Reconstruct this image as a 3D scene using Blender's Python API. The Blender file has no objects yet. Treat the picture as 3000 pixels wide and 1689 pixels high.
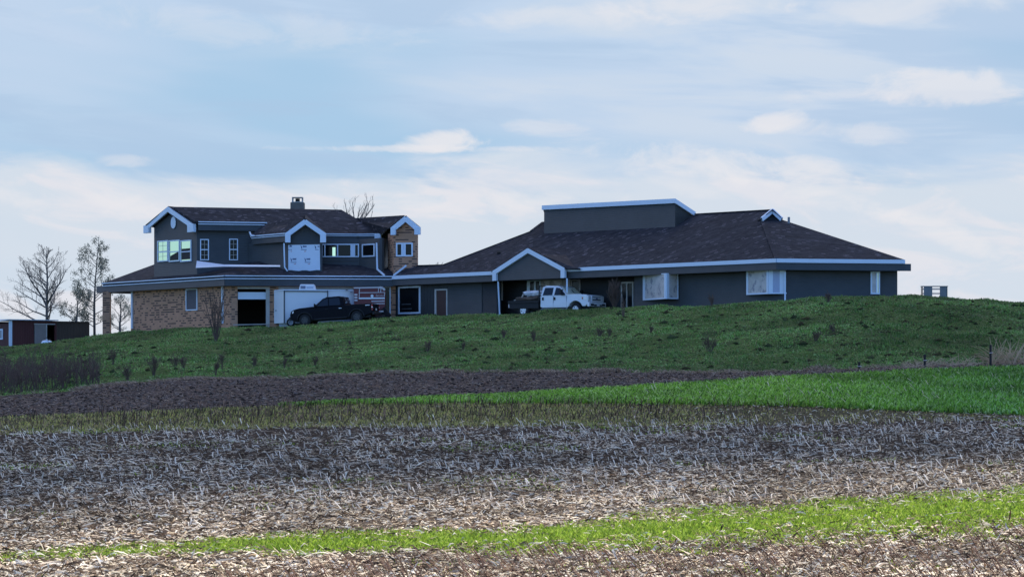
import bpy, bmesh, math, random
import numpy as np
from mathutils import Vector, Matrix
random.seed(7)
rs = np.random.RandomState(11)
SC = bpy.context.scene
COL = SC.collection
F = 7500.0      # focal length in pixels of the 3000 px wide photograph
HZ = 1120.0     # row of the horizon in the photograph

# ------------------------------------------------------------------ camera
cam = bpy.data.cameras.new('camera')
camo = bpy.data.objects.new('camera', cam)
COL.objects.link(camo)
cam.sensor_width = 36.0
cam.lens = 36.0 * F / 3000.0
cam.shift_y = (HZ - 844.5) / 3000.0
cam.clip_start = 0.5
cam.clip_end = 20000
camo.location = (0, 0, 0)
camo.rotation_euler = (math.radians(90), 0, 0)
SC.camera = camo
SC.view_settings.view_transform = 'Standard'
SC.view_settings.look = 'None'
SC.view_settings.exposure = 0.88
SC.view_settings.gamma = 1.0

# ------------------------------------------------------------------ sky and sun
SUN_EL = math.radians(48)
SUN_AZ = math.radians(22)          # clockwise from +Y (ahead of the camera, to the right)
SDIR = Vector((math.sin(SUN_AZ) * math.cos(SUN_EL), math.cos(SUN_AZ) * math.cos(SUN_EL), math.sin(SUN_EL)))
SKY_STRENGTH = 0.115
EXPO = 0.88                        # exposed for the shaded house

class NT:
    def __init__(s, tree): s.t = tree; s.n = tree.nodes; s.l = tree.links
    def node(s, typ, **kw):
        n = s.n.new(typ)
        for k, v in kw.items():
            if k == 'ins':
                for kk, vv in v.items():
                    if isinstance(vv, bpy.types.NodeSocket): s.l.new(vv, n.inputs[kk])
                    else: n.inputs[kk].default_value = vv
            else: setattr(n, k, v)
        return n
    def m(s, op, a, b=0.0, c=0.0, clamp=False):
        n = s.n.new('ShaderNodeMath'); n.operation = op; n.use_clamp = clamp
        for i, v in enumerate((a, b, c)):
            if isinstance(v, bpy.types.NodeSocket): s.l.new(v, n.inputs[i])
            else: n.inputs[i].default_value = v
        return n.outputs[0]
    def ss(s, v, a, b):
        n = s.n.new('ShaderNodeMapRange'); n.interpolation_type = 'SMOOTHSTEP'
        s.l.new(v, n.inputs[0])
        if a > b: n.inputs[1].default_value = b; n.inputs[2].default_value = a; n.inputs[3].default_value = 1; n.inputs[4].default_value = 0
        else: n.inputs[1].default_value = a; n.inputs[2].default_value = b
        return n.outputs[0]
    def mix(s, f, a, b, blend='MIX'):
        n = s.n.new('ShaderNodeMix'); n.data_type = 'RGBA'; n.blend_type = blend
        for i, v in ((0, f), (6, a), (7, b)):
            if isinstance(v, bpy.types.NodeSocket): s.l.new(v, n.inputs[i])
            else: n.inputs[i].default_value = v if i == 0 else (tuple(v) + (1,))[:4]
        return n.outputs[2]
    def xyz(s, x, y, z):
        n = s.n.new('ShaderNodeCombineXYZ')
        for i, v in enumerate((x, y, z)):
            if isinstance(v, bpy.types.NodeSocket): s.l.new(v, n.inputs[i])
            else: n.inputs[i].default_value = v
        return n.outputs[0]
    def noise(s, vec, scale=1.0, detail=3.0, rough=0.5, dist=0.0):
        n = s.n.new('ShaderNodeTexNoise'); s.l.new(vec, n.inputs['Vector'])
        n.inputs['Scale'].default_value = scale; n.inputs['Detail'].default_value = detail
        n.inputs['Roughness'].default_value = rough; n.inputs['Distortion'].default_value = dist
        return n.outputs[0]

world = bpy.data.worlds.new('World')
SC.world = world
world.use_nodes = True
wt = NT(world.node_tree)
wt.n.clear()
wo = wt.n.new('ShaderNodeOutputWorld'); bg = wt.n.new('ShaderNodeBackground')
wt.l.new(bg.outputs[0], wo.inputs[0])
sky = wt.node('ShaderNodeTexSky', sky_type='NISHITA', sun_disc=False, sun_elevation=SUN_EL, sun_rotation=SUN_AZ, altitude=200.0)
sky.air_density = 1.0; sky.dust_density = 0.6; sky.ozone_density = 3.0
tc = wt.n.new('ShaderNodeTexCoord')
sp = wt.n.new('ShaderNodeSeparateXYZ'); wt.l.new(tc.outputs['Generated'], sp.inputs[0])
dx, dy, dz = sp.outputs
az = wt.m('ARCTAN2', dx, dy)
el = wt.m('ARCSINE', dz)
# cloud layers, in azimuth / elevation (radians)
v1 = wt.xyz(wt.m('MULTIPLY', az, 9.0), wt.m('MULTIPLY', wt.m('ADD', el, wt.m('MULTIPLY', az, 0.05)), 55.0), 0.3)
n1 = wt.noise(v1, 1.0, 5, 0.55, 0.4)
v2 = wt.xyz(wt.m('MULTIPLY', az, 20.0), wt.m('MULTIPLY', wt.m('ADD', el, wt.m('MULTIPLY', az, 0.10)), 62.0), 4.3)
n2 = wt.noise(v2, 1.0, 6, 0.6, 0.7)
v3 = wt.xyz(wt.m('MULTIPLY', az, 4.0), wt.m('MULTIPLY', wt.m('ADD', el, wt.m('MULTIPLY', az, 0.10)), 22.0), 9.1)
n3 = wt.noise(v3, 1.0, 3, 0.5, 0.3)
v4 = wt.xyz(wt.m('MULTIPLY', az, 34.0), wt.m('MULTIPLY', el, 75.0), 2.2)
n4 = wt.noise(v4, 1.0, 6, 0.62, 0.5)
BLUE = (0.40, 0.595, 0.80); PALE = (0.53, 0.665, 0.85); WHITE = (0.66, 0.735, 0.825); PUFF = (0.80, 0.79, 0.835)
# lower bank of pale cloud with a ragged top
top = wt.m('ADD', 0.083, wt.m('MULTIPLY', wt.m('SUBTRACT', n1, 0.5), 0.055))
low = wt.ss(wt.m('SUBTRACT', top, el), -0.006, 0.009)
# high thin cloud towards the top of the view
high = wt.ss(wt.m('ADD', el, wt.m('MULTIPLY', wt.m('SUBTRACT', n3, 0.5), 0.16)), 0.103, 0.145)
streak = wt.ss(n3, 0.42, 0.62)
c = wt.mix(wt.m('MULTIPLY', streak, 0.5), BLUE, PALE)
c = wt.mix(wt.m('MULTIPLY', high, 0.9), c, PALE)
hw = wt.m('MULTIPLY', high, wt.ss(wt.m('ADD', n1, wt.m('MULTIPLY', az, 0.8)), 0.5, 0.66))
c = wt.mix(wt.m('MULTIPLY', hw, 0.6), c, WHITE)
c = wt.mix(low, c, WHITE)
c = wt.mix(wt.m('MULTIPLY', low, wt.m('MULTIPLY', wt.ss(n3, 0.50, 0.36), 0.30)), c, (0.52, 0.66, 0.83))
c = wt.mix(wt.m('MULTIPLY', low, wt.m('MULTIPLY', wt.ss(n2, 0.46, 0.64), 0.8)), c, PUFF)
c = wt.mix(wt.m('MULTIPLY', wt.ss(n3, 0.40, 0.64), 0.22), c, (0.66, 0.72, 0.84))
c = wt.mix(wt.m('MULTIPLY', wt.m('MULTIPLY', wt.ss(n1, 0.52, 0.36), wt.m('SUBTRACT', 1.0, low)), 0.5), c, (0.42, 0.57, 0.77))
def puff(px, py, w, h, amt, tilt=0.0):
    global c
    a0 = (px - 1500) / F; e0 = (HZ - py) / F
    da = wt.m('SUBTRACT', az, a0); de = wt.m('SUBTRACT', wt.m('SUBTRACT', el, e0), wt.m('MULTIPLY', da, tilt))
    q = wt.m('ADD', wt.m('POWER', wt.m('ABSOLUTE', wt.m('DIVIDE', da, w / F)), 2.0), wt.m('POWER', wt.m('ABSOLUTE', wt.m('DIVIDE', de, h / F)), 2.0))
    q = wt.m('ADD', q, wt.m('MULTIPLY', wt.m('SUBTRACT', n4, 0.5), 7.5))
    c = wt.mix(wt.m('MULTIPLY', wt.ss(q, 1.7, -0.5), amt), c, (0.83, 0.82, 0.85))
puff(2050, 35, 260, 40, 0.5)
puff(700, 90, 420, 50, 0.25, -.05)
puff(1650, 60, 300, 30, 0.35)
puff(2600, 45, 320, 40, 0.35)
puff(1310, 418, 120, 26, 0.85, 0.08)
puff(1170, 438, 330, 9, 0.55)
puff(2265, 368, 90, 24, 0.7, 0.15)
puff(2440, 392, 190, 28, 0.45, -.08)
puff(2740, 275, 190, 46, 0.65, -.05)
puff(2450, 290, 160, 18, 0.35)
puff(1580, 375, 110, 20, 0.4, -0.05)
puff(2150, 490, 330, 45, 0.7, -0.12)
puff(2480, 600, 260, 35, 0.6, -0.25)
puff(370, 600, 130, 38, 0.6, -0.2)
puff(400, 480, 80, 16, 0.4)
puff(1520, 590, 120, 30, 0.5)
puff(2780, 700, 200, 30, 0.6, -0.35)
puff(60, 590, 110, 24, 0.5, -.1)
puff(560, 640, 160, 20, 0.35, -.2)
puff(1250, 600, 110, 24, 0.45, -.2)
puff(1950, 520, 150, 34, 0.4, -.3)
# the cloud bank stands on the sun's side of the sky only
mask = wt.m('MULTIPLY', wt.ss(el, 0.42, 0.17), wt.ss(wt.m('ABSOLUTE', az), 1.2, 0.5))
skyc = wt.mix(1.0, sky.outputs[0], (SKY_STRENGTH * 0.74, SKY_STRENGTH * 1.0, SKY_STRENGTH * 1.42), 'MULTIPLY')
c = wt.mix(1.0, c, (2 ** -EXPO,) * 3, 'MULTIPLY')
v5 = wt.noise(tc.outputs['Generated'], 3.0, 4, 0.55)
veil = wt.m('MULTIPLY', wt.ss(dy, -0.25, 0.25), wt.ss(el, 0.15, 0.4))
veil = wt.m('MULTIPLY', veil, wt.m('ADD', 0.55, wt.m('MULTIPLY', v5, 0.6)), clamp=True)
skyc = wt.mix(veil, skyc, (0.52, 0.505, 0.50))
fin = wt.mix(mask, skyc, c)
wt.l.new(fin, bg.inputs[0])
bg.inputs[1].default_value = 1.0

sl = bpy.data.lights.new('sun', 'SUN')
sl.energy = 5.0; sl.angle = math.radians(0.53); sl.color = (1.0, 0.93, 0.83)
so = bpy.data.objects.new('sun', sl); COL.objects.link(so)
so.rotation_euler = SDIR.to_track_quat('Z', 'Y').to_euler()

# ------------------------------------------------------------------ helpers
def tag(o, label=None, cat=None, group=None, kind=None):
    if label: o['label'] = label
    if cat: o['category'] = cat
    if group: o['group'] = group
    if kind: o['kind'] = kind
    return o
def thing(name, label, cat, loc=(0, 0, 0), group=None):
    o = bpy.data.objects.new(name, None); COL.objects.link(o)
    o.location = loc; o.empty_display_size = 0.3
    return tag(o, label, cat, group)

def P(px, py, D): return Vector(((px - 1500) / F * D, D, (HZ - py) / F * D))
def at_z(px, py, z):
    return P(px, py, z * F / (HZ - py))
class Plane:
    def __init__(s, a, b, c): s.a = a; s.n = (b - a).cross(c - a).normalized(); s.n = s.n if s.n.z > 0 else -s.n
    def hit(s, px, py):
        d = P(px, py, 1.0); return d * (s.n.dot(s.a) / s.n.dot(d))
    def z(s, x, y): return s.a.z - (s.n.x * (x - s.a.x) + s.n.y * (y - s.a.y)) / s.n.z
class Wall:
    """vertical plane between two plan points; n points towards the camera side"""
    def __init__(s, px0, D0, px1, D1):
        s.a = Vector(((px0 - 1500) / F * D0, D0, 0)); b = Vector(((px1 - 1500) / F * D1, D1, 0))
        s.L = (b - s.a).length; s.t = (b - s.a).normalized(); s.n = Vector((s.t.y, -s.t.x, 0))
        if s.n.y > 0: s.n = -s.n
    def s_(s, px):
        k = (px - 1500) / F   # x = k*y
        return (k * s.a.y - s.a.x) / (s.t.x - k * s.t.y)
    def D(s, px): return s.a.y + s.t.y * s.s_(px)
    def z_(s, px, py): return (HZ - py) / F * s.D(px)
    def p(s, ss, z, n=0.0): q = s.a + s.t * ss + s.n * n; return Vector((q.x, q.y, z))
    def at(s, px, py, n=0.0): return s.p(s.s_(px), s.z_(px, py), n)

def woff(p):
    v = Vector((0, 0, 0))
    while p is not None: v += p.location; p = p.parent
    return v
class MB:
    def __init__(s): s.v = []; s.f = []; s.m = []
    def quad(s, pts, mi=0):
        k = len(s.v); s.v += [Vector(p) for p in pts]; s.f.append(tuple(range(k, k + len(pts)))); s.m.append(mi)
    def hexa(s, p, mi=0):
        k = len(s.v); s.v += [Vector(q) for q in p]
        for f in ((0, 3, 2, 1), (4, 5, 6, 7), (0, 1, 5, 4), (1, 2, 6, 5), (2, 3, 7, 6), (3, 0, 4, 7)):
            s.f.append(tuple(k + i for i in f)); s.m.append(mi)
    def box(s, x0, x1, y0, y1, z0, z1, mi=0):
        s.hexa([(x0, y0, z0), (x1, y0, z0), (x1, y1, z0), (x0, y1, z0), (x0, y0, z1), (x1, y0, z1), (x1, y1, z1), (x0, y1, z1)], mi)
    def wbox(s, W, s0, s1, z0, z1, n0, n1, mi=0):
        s.hexa([W.p(s0, z0, n1), W.p(s1, z0, n1), W.p(s1, z0, n0), W.p(s0, z0, n0), W.p(s0, z1, n1), W.p(s1, z1, n1), W.p(s1, z1, n0), W.p(s0, z1, n0)], mi)
    def prism(s, pts, off, mi=0):
        pts = [Vector(p) for p in pts]; off = Vector(off); n = len(pts); k = len(s.v)
        s.v += pts + [p + off for p in pts]
        s.f.append(tuple(range(k, k + n))); s.m.append(mi)
        s.f.append(tuple(range(k + 2 * n - 1, k + n - 1, -1))); s.m.append(mi)
        for i in range(n):
            j = (i + 1) % n; s.f.append((k + i, k + n + i, k + n + j, k + j)); s.m.append(mi)
    def bar(s, a, b, w, h, mi=0, up=Vector((0, 0, 1))):
        a = Vector(a); b = Vector(b); t = (b - a).normalized(); side = t.cross(up)
        if side.length < 1e-4: side = t.cross(Vector((0, 1, 0)))
        side.normalize(); u = side.cross(t).normalized()
        q = []
        for e in (a, b):
            q += [e - side * w / 2 - u * h / 2, e + side * w / 2 - u * h / 2, e + side * w / 2 + u * h / 2, e - side * w / 2 + u * h / 2]
        s.hexa(q, mi)
    def tube(s, pts, rad, n=6, mi=0, cap=True):
        k0 = len(s.v); N = len(pts)
        for i, p in enumerate(pts):
            p = Vector(p); t = (Vector(pts[min(i + 1, N - 1)]) - Vector(pts[max(i - 1, 0)])).normalized()
            a = t.cross(Vector((0.31, 0.95, 0.05)));
            if a.length < 0.2: a = t.cross(Vector((0, 0, 1)))
            a.normalize(); b = t.cross(a)
            r = rad[i] if isinstance(rad, (list, tuple)) else rad
            for j in range(n):
                w = 2 * math.pi * j / n; s.v.append(p + a * math.cos(w) * r + b * math.sin(w) * r)
        for i in range(N - 1):
            for j in range(n):
                j2 = (j + 1) % n; s.f.append((k0 + i * n + j, k0 + i * n + j2, k0 + (i + 1) * n + j2, k0 + (i + 1) * n + j)); s.m.append(mi)
        if cap:
            s.f.append(tuple(k0 + j for j in range(n - 1, -1, -1))); s.m.append(mi)
            s.f.append(tuple(k0 + (N - 1) * n + j for j in range(n))); s.m.append(mi)
    def build(s, name, mats, parent=None, smooth=False, bevel=0.0, M=None, local=False):
        if not isinstance(mats, (list, tuple)): mats = [mats]
        me = bpy.data.meshes.new(name)
        vs = [M @ v for v in s.v] if M is not None else s.v
        me.from_pydata([tuple(v) for v in vs], [], s.f)
        for m in mats: me.materials.append(m)
        me.polygons.foreach_set('material_index', s.m)
        bm = bmesh.new(); bm.from_mesh(me); bmesh.ops.recalc_face_normals(bm, faces=bm.faces); bm.to_mesh(me); bm.free()
        uv = me.uv_layers.new(name='UVMap')
        for poly in me.polygons:
            n = poly.normal
            if abs(n.z) < 0.8: t = Vector((-n.y, n.x, 0)).normalized()
            else: t = None
            for li in poly.loop_indices:
                co = me.vertices[me.loops[li].vertex_index].co
                if t: uv.data[li].uv = (co.dot(t), co.z if abs(n.z) < 0.15 else co.z / max(0.3, math.sqrt(1 - n.z * n.z)))
                else: uv.data[li].uv = (co.x, co.y)
        if smooth: me.polygons.foreach_set('use_smooth', [True] * len(me.polygons))
        o = bpy.data.objects.new(name, me); COL.objects.link(o)
        if parent is not None:
            o.parent = parent
            if not local: me.transform(Matrix.Translation(-woff(parent)))
        if bevel:
            b = o.modifiers.new('bevel', 'BEVEL'); b.width = bevel; b.segments = 2; b.limit_method = 'ANGLE'; b.angle_limit = math.radians(40)
        return o

def mass(name, V, Fc, C, mat, kind='stuff', label=None, cat=None, nv=4, parent=None):
    """large mesh from numpy arrays: V (n,3), Fc (m,nv), C (n,3) colours"""
    me = bpy.data.meshes.new(name)
    me.vertices.add(len(V)); me.vertices.foreach_set('co', V.astype(np.float32).ravel())
    m = len(Fc); me.loops.add(m * nv); me.loops.foreach_set('vertex_index', Fc.astype(np.int32).ravel())
    me.polygons.add(m); me.polygons.foreach_set('loop_start', np.arange(0, m * nv, nv, dtype=np.int32))
    me.polygons.foreach_set('loop_total', np.full(m, nv, dtype=np.int32))
    me.update(calc_edges=True)
    if C is not None:
        ca = me.color_attributes.new(name='Col', type='FLOAT_COLOR', domain='POINT')
        cc = np.ones((len(V), 4), dtype=np.float32); cc[:, :3] = C; ca.data.foreach_set('color', cc.ravel())
    me.materials.append(mat)
    o = bpy.data.objects.new(name, me); COL.objects.link(o)
    if parent is not None: o.parent = parent
    return tag(o, label, cat, None, kind)

# ------------------------------------------------------------------ materials
def mat(name, col, rough=0.7, metal=0.0, var=0.0, vscale=3.0, bump=0.0, bscale=20.0, spec=0.3, col2=None, c2scale=4.0, c2=(0.5, 0.6)):
    m = bpy.data.materials.new(name); m.use_nodes = True; t = NT(m.node_tree)
    b = t.n['Principled BSDF']
    b.inputs['Roughness'].default_value = rough; b.inputs['Metallic'].default_value = metal
    b.inputs['Specular IOR Level'].default_value = spec
    tcn = t.n.new('ShaderNodeTexCoord')
    cs = None
    if var > 0:
        nz = t.noise(tcn.outputs['Object'], vscale, 4, 0.6)
        f = t.m('ADD', 1.0 - var, t.m('MULTIPLY', nz, 2 * var))
        cs = t.mix(1.0, col, t.xyz(f, f, f), 'MULTIPLY')
    if col2:
        k = t.ss(t.noise(tcn.outputs['Object'], c2scale, 4, 0.6), c2[0], c2[1])
        cs = t.mix(k, cs if cs is not None else col, col2)
    if cs is not None: t.l.new(cs, b.inputs['Base Color'])
    else: b.inputs['Base Color'].default_value = tuple(col) + (1,)
    if bump > 0:
        bn = t.n.new('ShaderNodeBump'); bn.inputs['Strength'].default_value = 1.0; bn.inputs['Distance'].default_value = bump
        t.l.new(t.noise(tcn.outputs['Object'], bscale, 3, 0.6), bn.inputs['Height']); t.l.new(bn.outputs[0], b.inputs['Normal'])
    return m
def attr_mat(name, rough=0.8, transl=0.0, spec=0.15):
    m = bpy.data.materials.new(name); m.use_nodes = True; t = NT(m.node_tree)
    b = t.n['Principled BSDF']; b.inputs['Roughness'].default_value = rough; b.inputs['Specular IOR Level'].default_value = spec
    a = t.n.new('ShaderNodeVertexColor'); a.layer_name = 'Col'; t.l.new(a.outputs[0], b.inputs['Base Color'])
    if transl > 0:
        tr = t.n.new('ShaderNodeBsdfTranslucent'); t.l.new(a.outputs[0], tr.inputs[0])
        mx = t.n.new('ShaderNodeMixShader'); mx.inputs[0].default_value = transl
        t.l.new(b.outputs[0], mx.inputs[1]); t.l.new(tr.outputs[0], mx.inputs[2])
        t.l.new(mx.outputs[0], t.n['Material Output'].inputs[0])
    return m
def siding(name, col, pitch=0.125, vertical=False):
    m = mat(name, col, 0.55, var=0.22, vscale=0.9); t = NT(m.node_tree); b = t.n['Principled BSDF']
    uvn = t.n.new('ShaderNodeUVMap'); s = t.n.new('ShaderNodeSeparateXYZ'); t.l.new(uvn.outputs[0], s.inputs[0])
    fr = t.m('FRACT', t.m('DIVIDE', s.outputs[0 if vertical else 1], pitch))
    h = t.m('SUBTRACT', 1.0, fr) if not vertical else t.ss(t.m('ABSOLUTE', t.m('SUBTRACT', fr, 0.5)), 0.48, 0.42)
    bn = t.n.new('ShaderNodeBump'); bn.inputs['Distance'].default_value = 0.045; bn.inputs['Strength'].default_value = 1.0
    t.l.new(h, bn.inputs['Height']); t.l.new(bn.outputs[0], b.inputs['Normal'])
    return m
def brickm(name):
    m = bpy.data.materials.new(name); m.use_nodes = True; t = NT(m.node_tree); b = t.n['Principled BSDF']
    b.inputs['Roughness'].default_value = 0.85
    uvn = t.n.new('ShaderNodeUVMap'); s = t.n.new('ShaderNodeSeparateXYZ'); t.l.new(uvn.outputs[0], s.inputs[0])
    br = t.n.new('ShaderNodeTexBrick'); t.l.new(uvn.outputs[0], br.inputs['Vector'])
    br.inputs['Color1'].default_value = (0.64, 0.31, 0.175, 1); br.inputs['Color2'].default_value = (0.52, 0.25, 0.14, 1)
    br.inputs['Mortar'].default_value = (0.57, 0.34, 0.225, 1); br.inputs['Scale'].default_value = 1.0
    br.inputs['Brick Width'].default_value = 0.24; br.inputs['Row Height'].default_value = 0.085; br.inputs['Mortar Size'].default_value = 0.012
    # scattered dark bricks: one value per brick cell
    row = t.m('FLOOR', t.m('DIVIDE', s.outputs[1], 0.085))
    ux = t.m('FLOOR', t.m('ADD', t.m('DIVIDE', s.outputs[0], 0.24), t.m('MULTIPLY', t.m('MODULO', row, 2.0), 0.5)))
    wn = t.n.new('ShaderNodeTexWhiteNoise'); t.l.new(t.xyz(ux, row, 0.5), wn.inputs['Vector'])
    dk = t.m('MULTIPLY', t.m('GREATER_THAN', wn.outputs['Value'], 0.58), t.m('LESS_THAN', t.m('ABSOLUTE', t.m('MODULO', row, 2.0)), 0.5))
    big = t.noise(uvn.outputs[0], 1.3, 3, 0.6)
    base = t.mix(t.ss(big, 0.35, 0.7), br.outputs[0], (0.50, 0.26, 0.15))
    t.l.new(t.mix(t.m('MULTIPLY', dk, 0.9), base, (0.06, 0.042, 0.038)), b.inputs['Base Color'])
    bn = t.n.new('ShaderNodeBump'); bn.inputs['Distance'].default_value = 0.01; t.l.new(br.outputs['Fac'], bn.inputs['Height']); bn.invert = True
    t.l.new(bn.outputs[0], b.inputs['Normal'])
    return m
def shinglem(name):
    m = bpy.data.materials.new(name); m.use_nodes = True; t = NT(m.node_tree); b = t.n['Principled BSDF']
    b.inputs['Roughness'].default_value = 0.9; b.inputs['Specular IOR Level'].default_value = 0.2
    uvn = t.n.new('ShaderNodeUVMap'); s = t.n.new('ShaderNodeSeparateXYZ'); t.l.new(uvn.outputs[0], s.inputs[0])
    row = t.m('FLOOR', t.m('DIVIDE', s.outputs[1], 0.14))
    ux = t.m('FLOOR', t.m('ADD', t.m('DIVIDE', s.outputs[0], 0.24), t.m('MULTIPLY', row, 0.37)))
    wn = t.n.new('ShaderNodeTexWhiteNoise'); t.l.new(t.xyz(ux, row, 0.5), wn.inputs['Vector'])
    v = wn.outputs['Value']
    big = t.noise(uvn.outputs[0], 0.5, 4, 0.65)
    c0 = t.mix(v, (0.025, 0.0245, 0.030), (0.051, 0.047, 0.053))
    c0 = t.mix(t.m('GREATER_THAN', v, 0.95), c0, (0.115, 0.10, 0.11))
    c0 = t.mix(t.m('MULTIPLY', t.ss(big, 0.45, 0.75), 0.5), c0, (0.064, 0.060, 0.070))
    wr = t.n.new('ShaderNodeTexWhiteNoise'); t.l.new(t.xyz(row, t.m('FLOOR', t.m('DIVIDE', s.outputs[0], 1.9)), 1.5), wr.inputs['Vector'])
    rf = t.m('ADD', 0.80, t.m('MULTIPLY', wr.outputs['Value'], 0.40)); c0 = t.mix(1.0, c0, t.xyz(rf, rf, rf), 'MULTIPLY')
    t.l.new(c0, b.inputs['Base Color'])
    bn = t.n.new('ShaderNodeBump'); bn.inputs['Distance'].default_value = 0.03
    t.l.new(t.m('ADD', t.m('FRACT', t.m('DIVIDE', s.outputs[1], 0.14)), v), bn.inputs['Height']); t.l.new(bn.outputs[0], b.inputs['Normal'])
    return m
M_ = {}
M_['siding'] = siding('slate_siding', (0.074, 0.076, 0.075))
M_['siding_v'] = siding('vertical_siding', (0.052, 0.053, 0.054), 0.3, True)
M_['siding_d'] = siding('dark_siding', (0.044, 0.044, 0.045))  # darker siding colour for soffits, recessed walls and bay bodies
M_['brick'] = brickm('brick')
M_['roof'] = shinglem('shingles')
M_['trim'] = mat('white_trim', (0.72, 0.79, 0.88), 0.5, var=0.06, vscale=2)
M_['trim_old'] = mat('worn_trim', (0.50, 0.46, 0.42), 0.7, var=0.25, vscale=3)
M_['dark'] = mat('dark_gap', (0.03, 0.028, 0.028), 0.9)
M_['glass'] = mat('dark_glass', (0.010, 0.011, 0.012), 0.10, spec=0.14)
M_['wrap'] = mat('plastic_wrap', (0.60, 0.54, 0.50), 0.4, var=0.3, vscale=2.5, bump=0.04, bscale=5, col2=(0.30, 0.28, 0.30), c2scale=2.2, c2=(.52, .66))
M_['wrap_w'] = mat('white_house_wrap', (0.72, 0.79, 0.88), 0.5, var=0.07, vscale=1.5, bump=0.02, bscale=3)
M_['ink_b'] = mat('blue_ink', (0.07, 0.10, 0.20), 0.6)
M_['ink_r'] = mat('red_ink', (0.50, 0.22, 0.22), 0.6)
M_['wrap_b'] = mat('blue_wrap', (0.42, 0.46, 0.60), 0.5, var=0.1)
M_['screen'] = mat('grey_screen', (0.11, 0.10, 0.11), 0.7, var=.2, vscale=4)
M_['beige'] = mat('beige_board', (0.48, 0.42, 0.36), 0.7, var=0.08)
M_['door'] = mat('brown_door', (0.09, 0.045, 0.035), 0.6, var=0.1)
M_['reflect'] = mat('bright_pane', (0.58, 0.60, 0.38), 0.05, metal=1.0)  # tinted mirror stands in for bright sky seen through the panes
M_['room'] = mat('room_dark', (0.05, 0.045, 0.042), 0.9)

# ------------------------------------------------------------------ terrain
def arr(*p): return np.array([q[0] for q in p], float), np.array([q[1] for q in p], float)
KN = []   # knots: (Y(px) , y(px))
def knot(Y, y): KN.append((arr(*Y) if isinstance(Y, (list, tuple)) else (np.array([0.]), np.array([float(Y)])), arr(*y) if isinstance(y, (list, tuple)) else (np.array([0.]), np.array([float(y)]))))
knot(6, 4600)
knot(20, 2300)
knot(30, 1905)
knot(36, 1762)
knot(44, [(0, 1652), (1500, 1640), (3000, 1622)])
knot(55, [(0, 1515), (1500, 1495), (3000, 1465)])
knot(70, [(0, 1385), (1500, 1365), (3000, 1335)])
knot(92, [(0, 1264), (600, 1252), (1200, 1243), (1800, 1243), (2400, 1238), (3000, 1228)])
YB = 99.0
knot(99, [(0, 1224), (600, 1200), (1000, 1186), (1500, 1184), (2000, 1184), (2300, 1188), (2600, 1201), (3000, 1217)])
CROP = [(0, 1222), (600, 1198), (1000, 1182), (1500, 1159), (2000, 1130), (2200, 1117), (2600, 1096), (3000, 1080)]
knot([(0, 99.8), (800, 100.5), (1500, 106), (3000, 120)], CROP)
PLOW = [(-400, 1172), (0, 1160), (200, 1147), (350, 1125), (570, 1107), (700, 1112), (900, 1105), (1100, 1093), (1300, 1090), (1500, 1089), (2000, 1092), (2200, 1090), (2400, 1084), (2600, 1077), (2850, 1067), (3000, 1062), (3300, 1052)]
knot([(0, 124), (3000, 125)], PLOW)
CREST = [(-300, 1030), (0, 1012), (130, 1003), (250, 985), (300, 976), (400, 967), (560, 957), (700, 955), (850, 953), (900, 947), (1000, 938), (1100, 930), (1200, 925), (1400, 919), (1500, 915), (1700, 904), (1800, 902), (2000, 891), (2200, 885), (2300, 882), (2400, 872), (2600, 866), (2700, 866), (2850, 872), (3000, 885), (3300, 915), (3700, 960)]
CY = [(0, 185), (300, 180), (600, 176), (1000, 171), (1200, 170), (1500, 165), (1800, 160), (2000, 156), (2275, 149), (2600, 148), (3000, 148)]
cx_, cy_ = arr(*CREST); kx_, ky_ = arr(*CY); px_, py_ = arr(*PLOW)
qx = sorted(set(list(cx_) + list(px_) + [450., 1900., 2500.]))
knot([(x, 125 + 0.45 * (np.interp(x, kx_, ky_) - 125)) for x in qx],
     [(x, np.interp(x, px_, py_) + 0.56 * (np.interp(x, cx_, cy_) - np.interp(x, px_, py_))) for x in qx])
knot([(x, 125 + 0.8 * (np.interp(x, kx_, ky_) - 125)) for x in qx],
     [(x, np.interp(x, px_, py_) + 0.88 * (np.interp(x, cx_, cy_) - np.interp(x, px_, py_))) for x in qx])
knot(CY, CREST)

def vnoise(x, y, seed=0):
    xi = np.floor(x).astype(np.int64); yi = np.floor(y).astype(np.int64); fx = x - xi; fy = y - yi
    fx = fx * fx * (3 - 2 * fx); fy = fy * fy * (3 - 2 * fy)
    def h(a, b):
        n = (a * 374761393 + b * 668265263 + seed * 1274126177) & 0x7fffffff
        n = ((n ^ (n >> 13)) * 1274126177) & 0x7fffffff
        return ((n ^ (n >> 16)) & 0xffff) / 65535.0
    return (h(xi, yi) * (1 - fx) + h(xi + 1, yi) * fx) * (1 - fy) + (h(xi, yi + 1) * (1 - fx) + h(xi + 1, yi + 1) * fx) * fy

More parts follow.
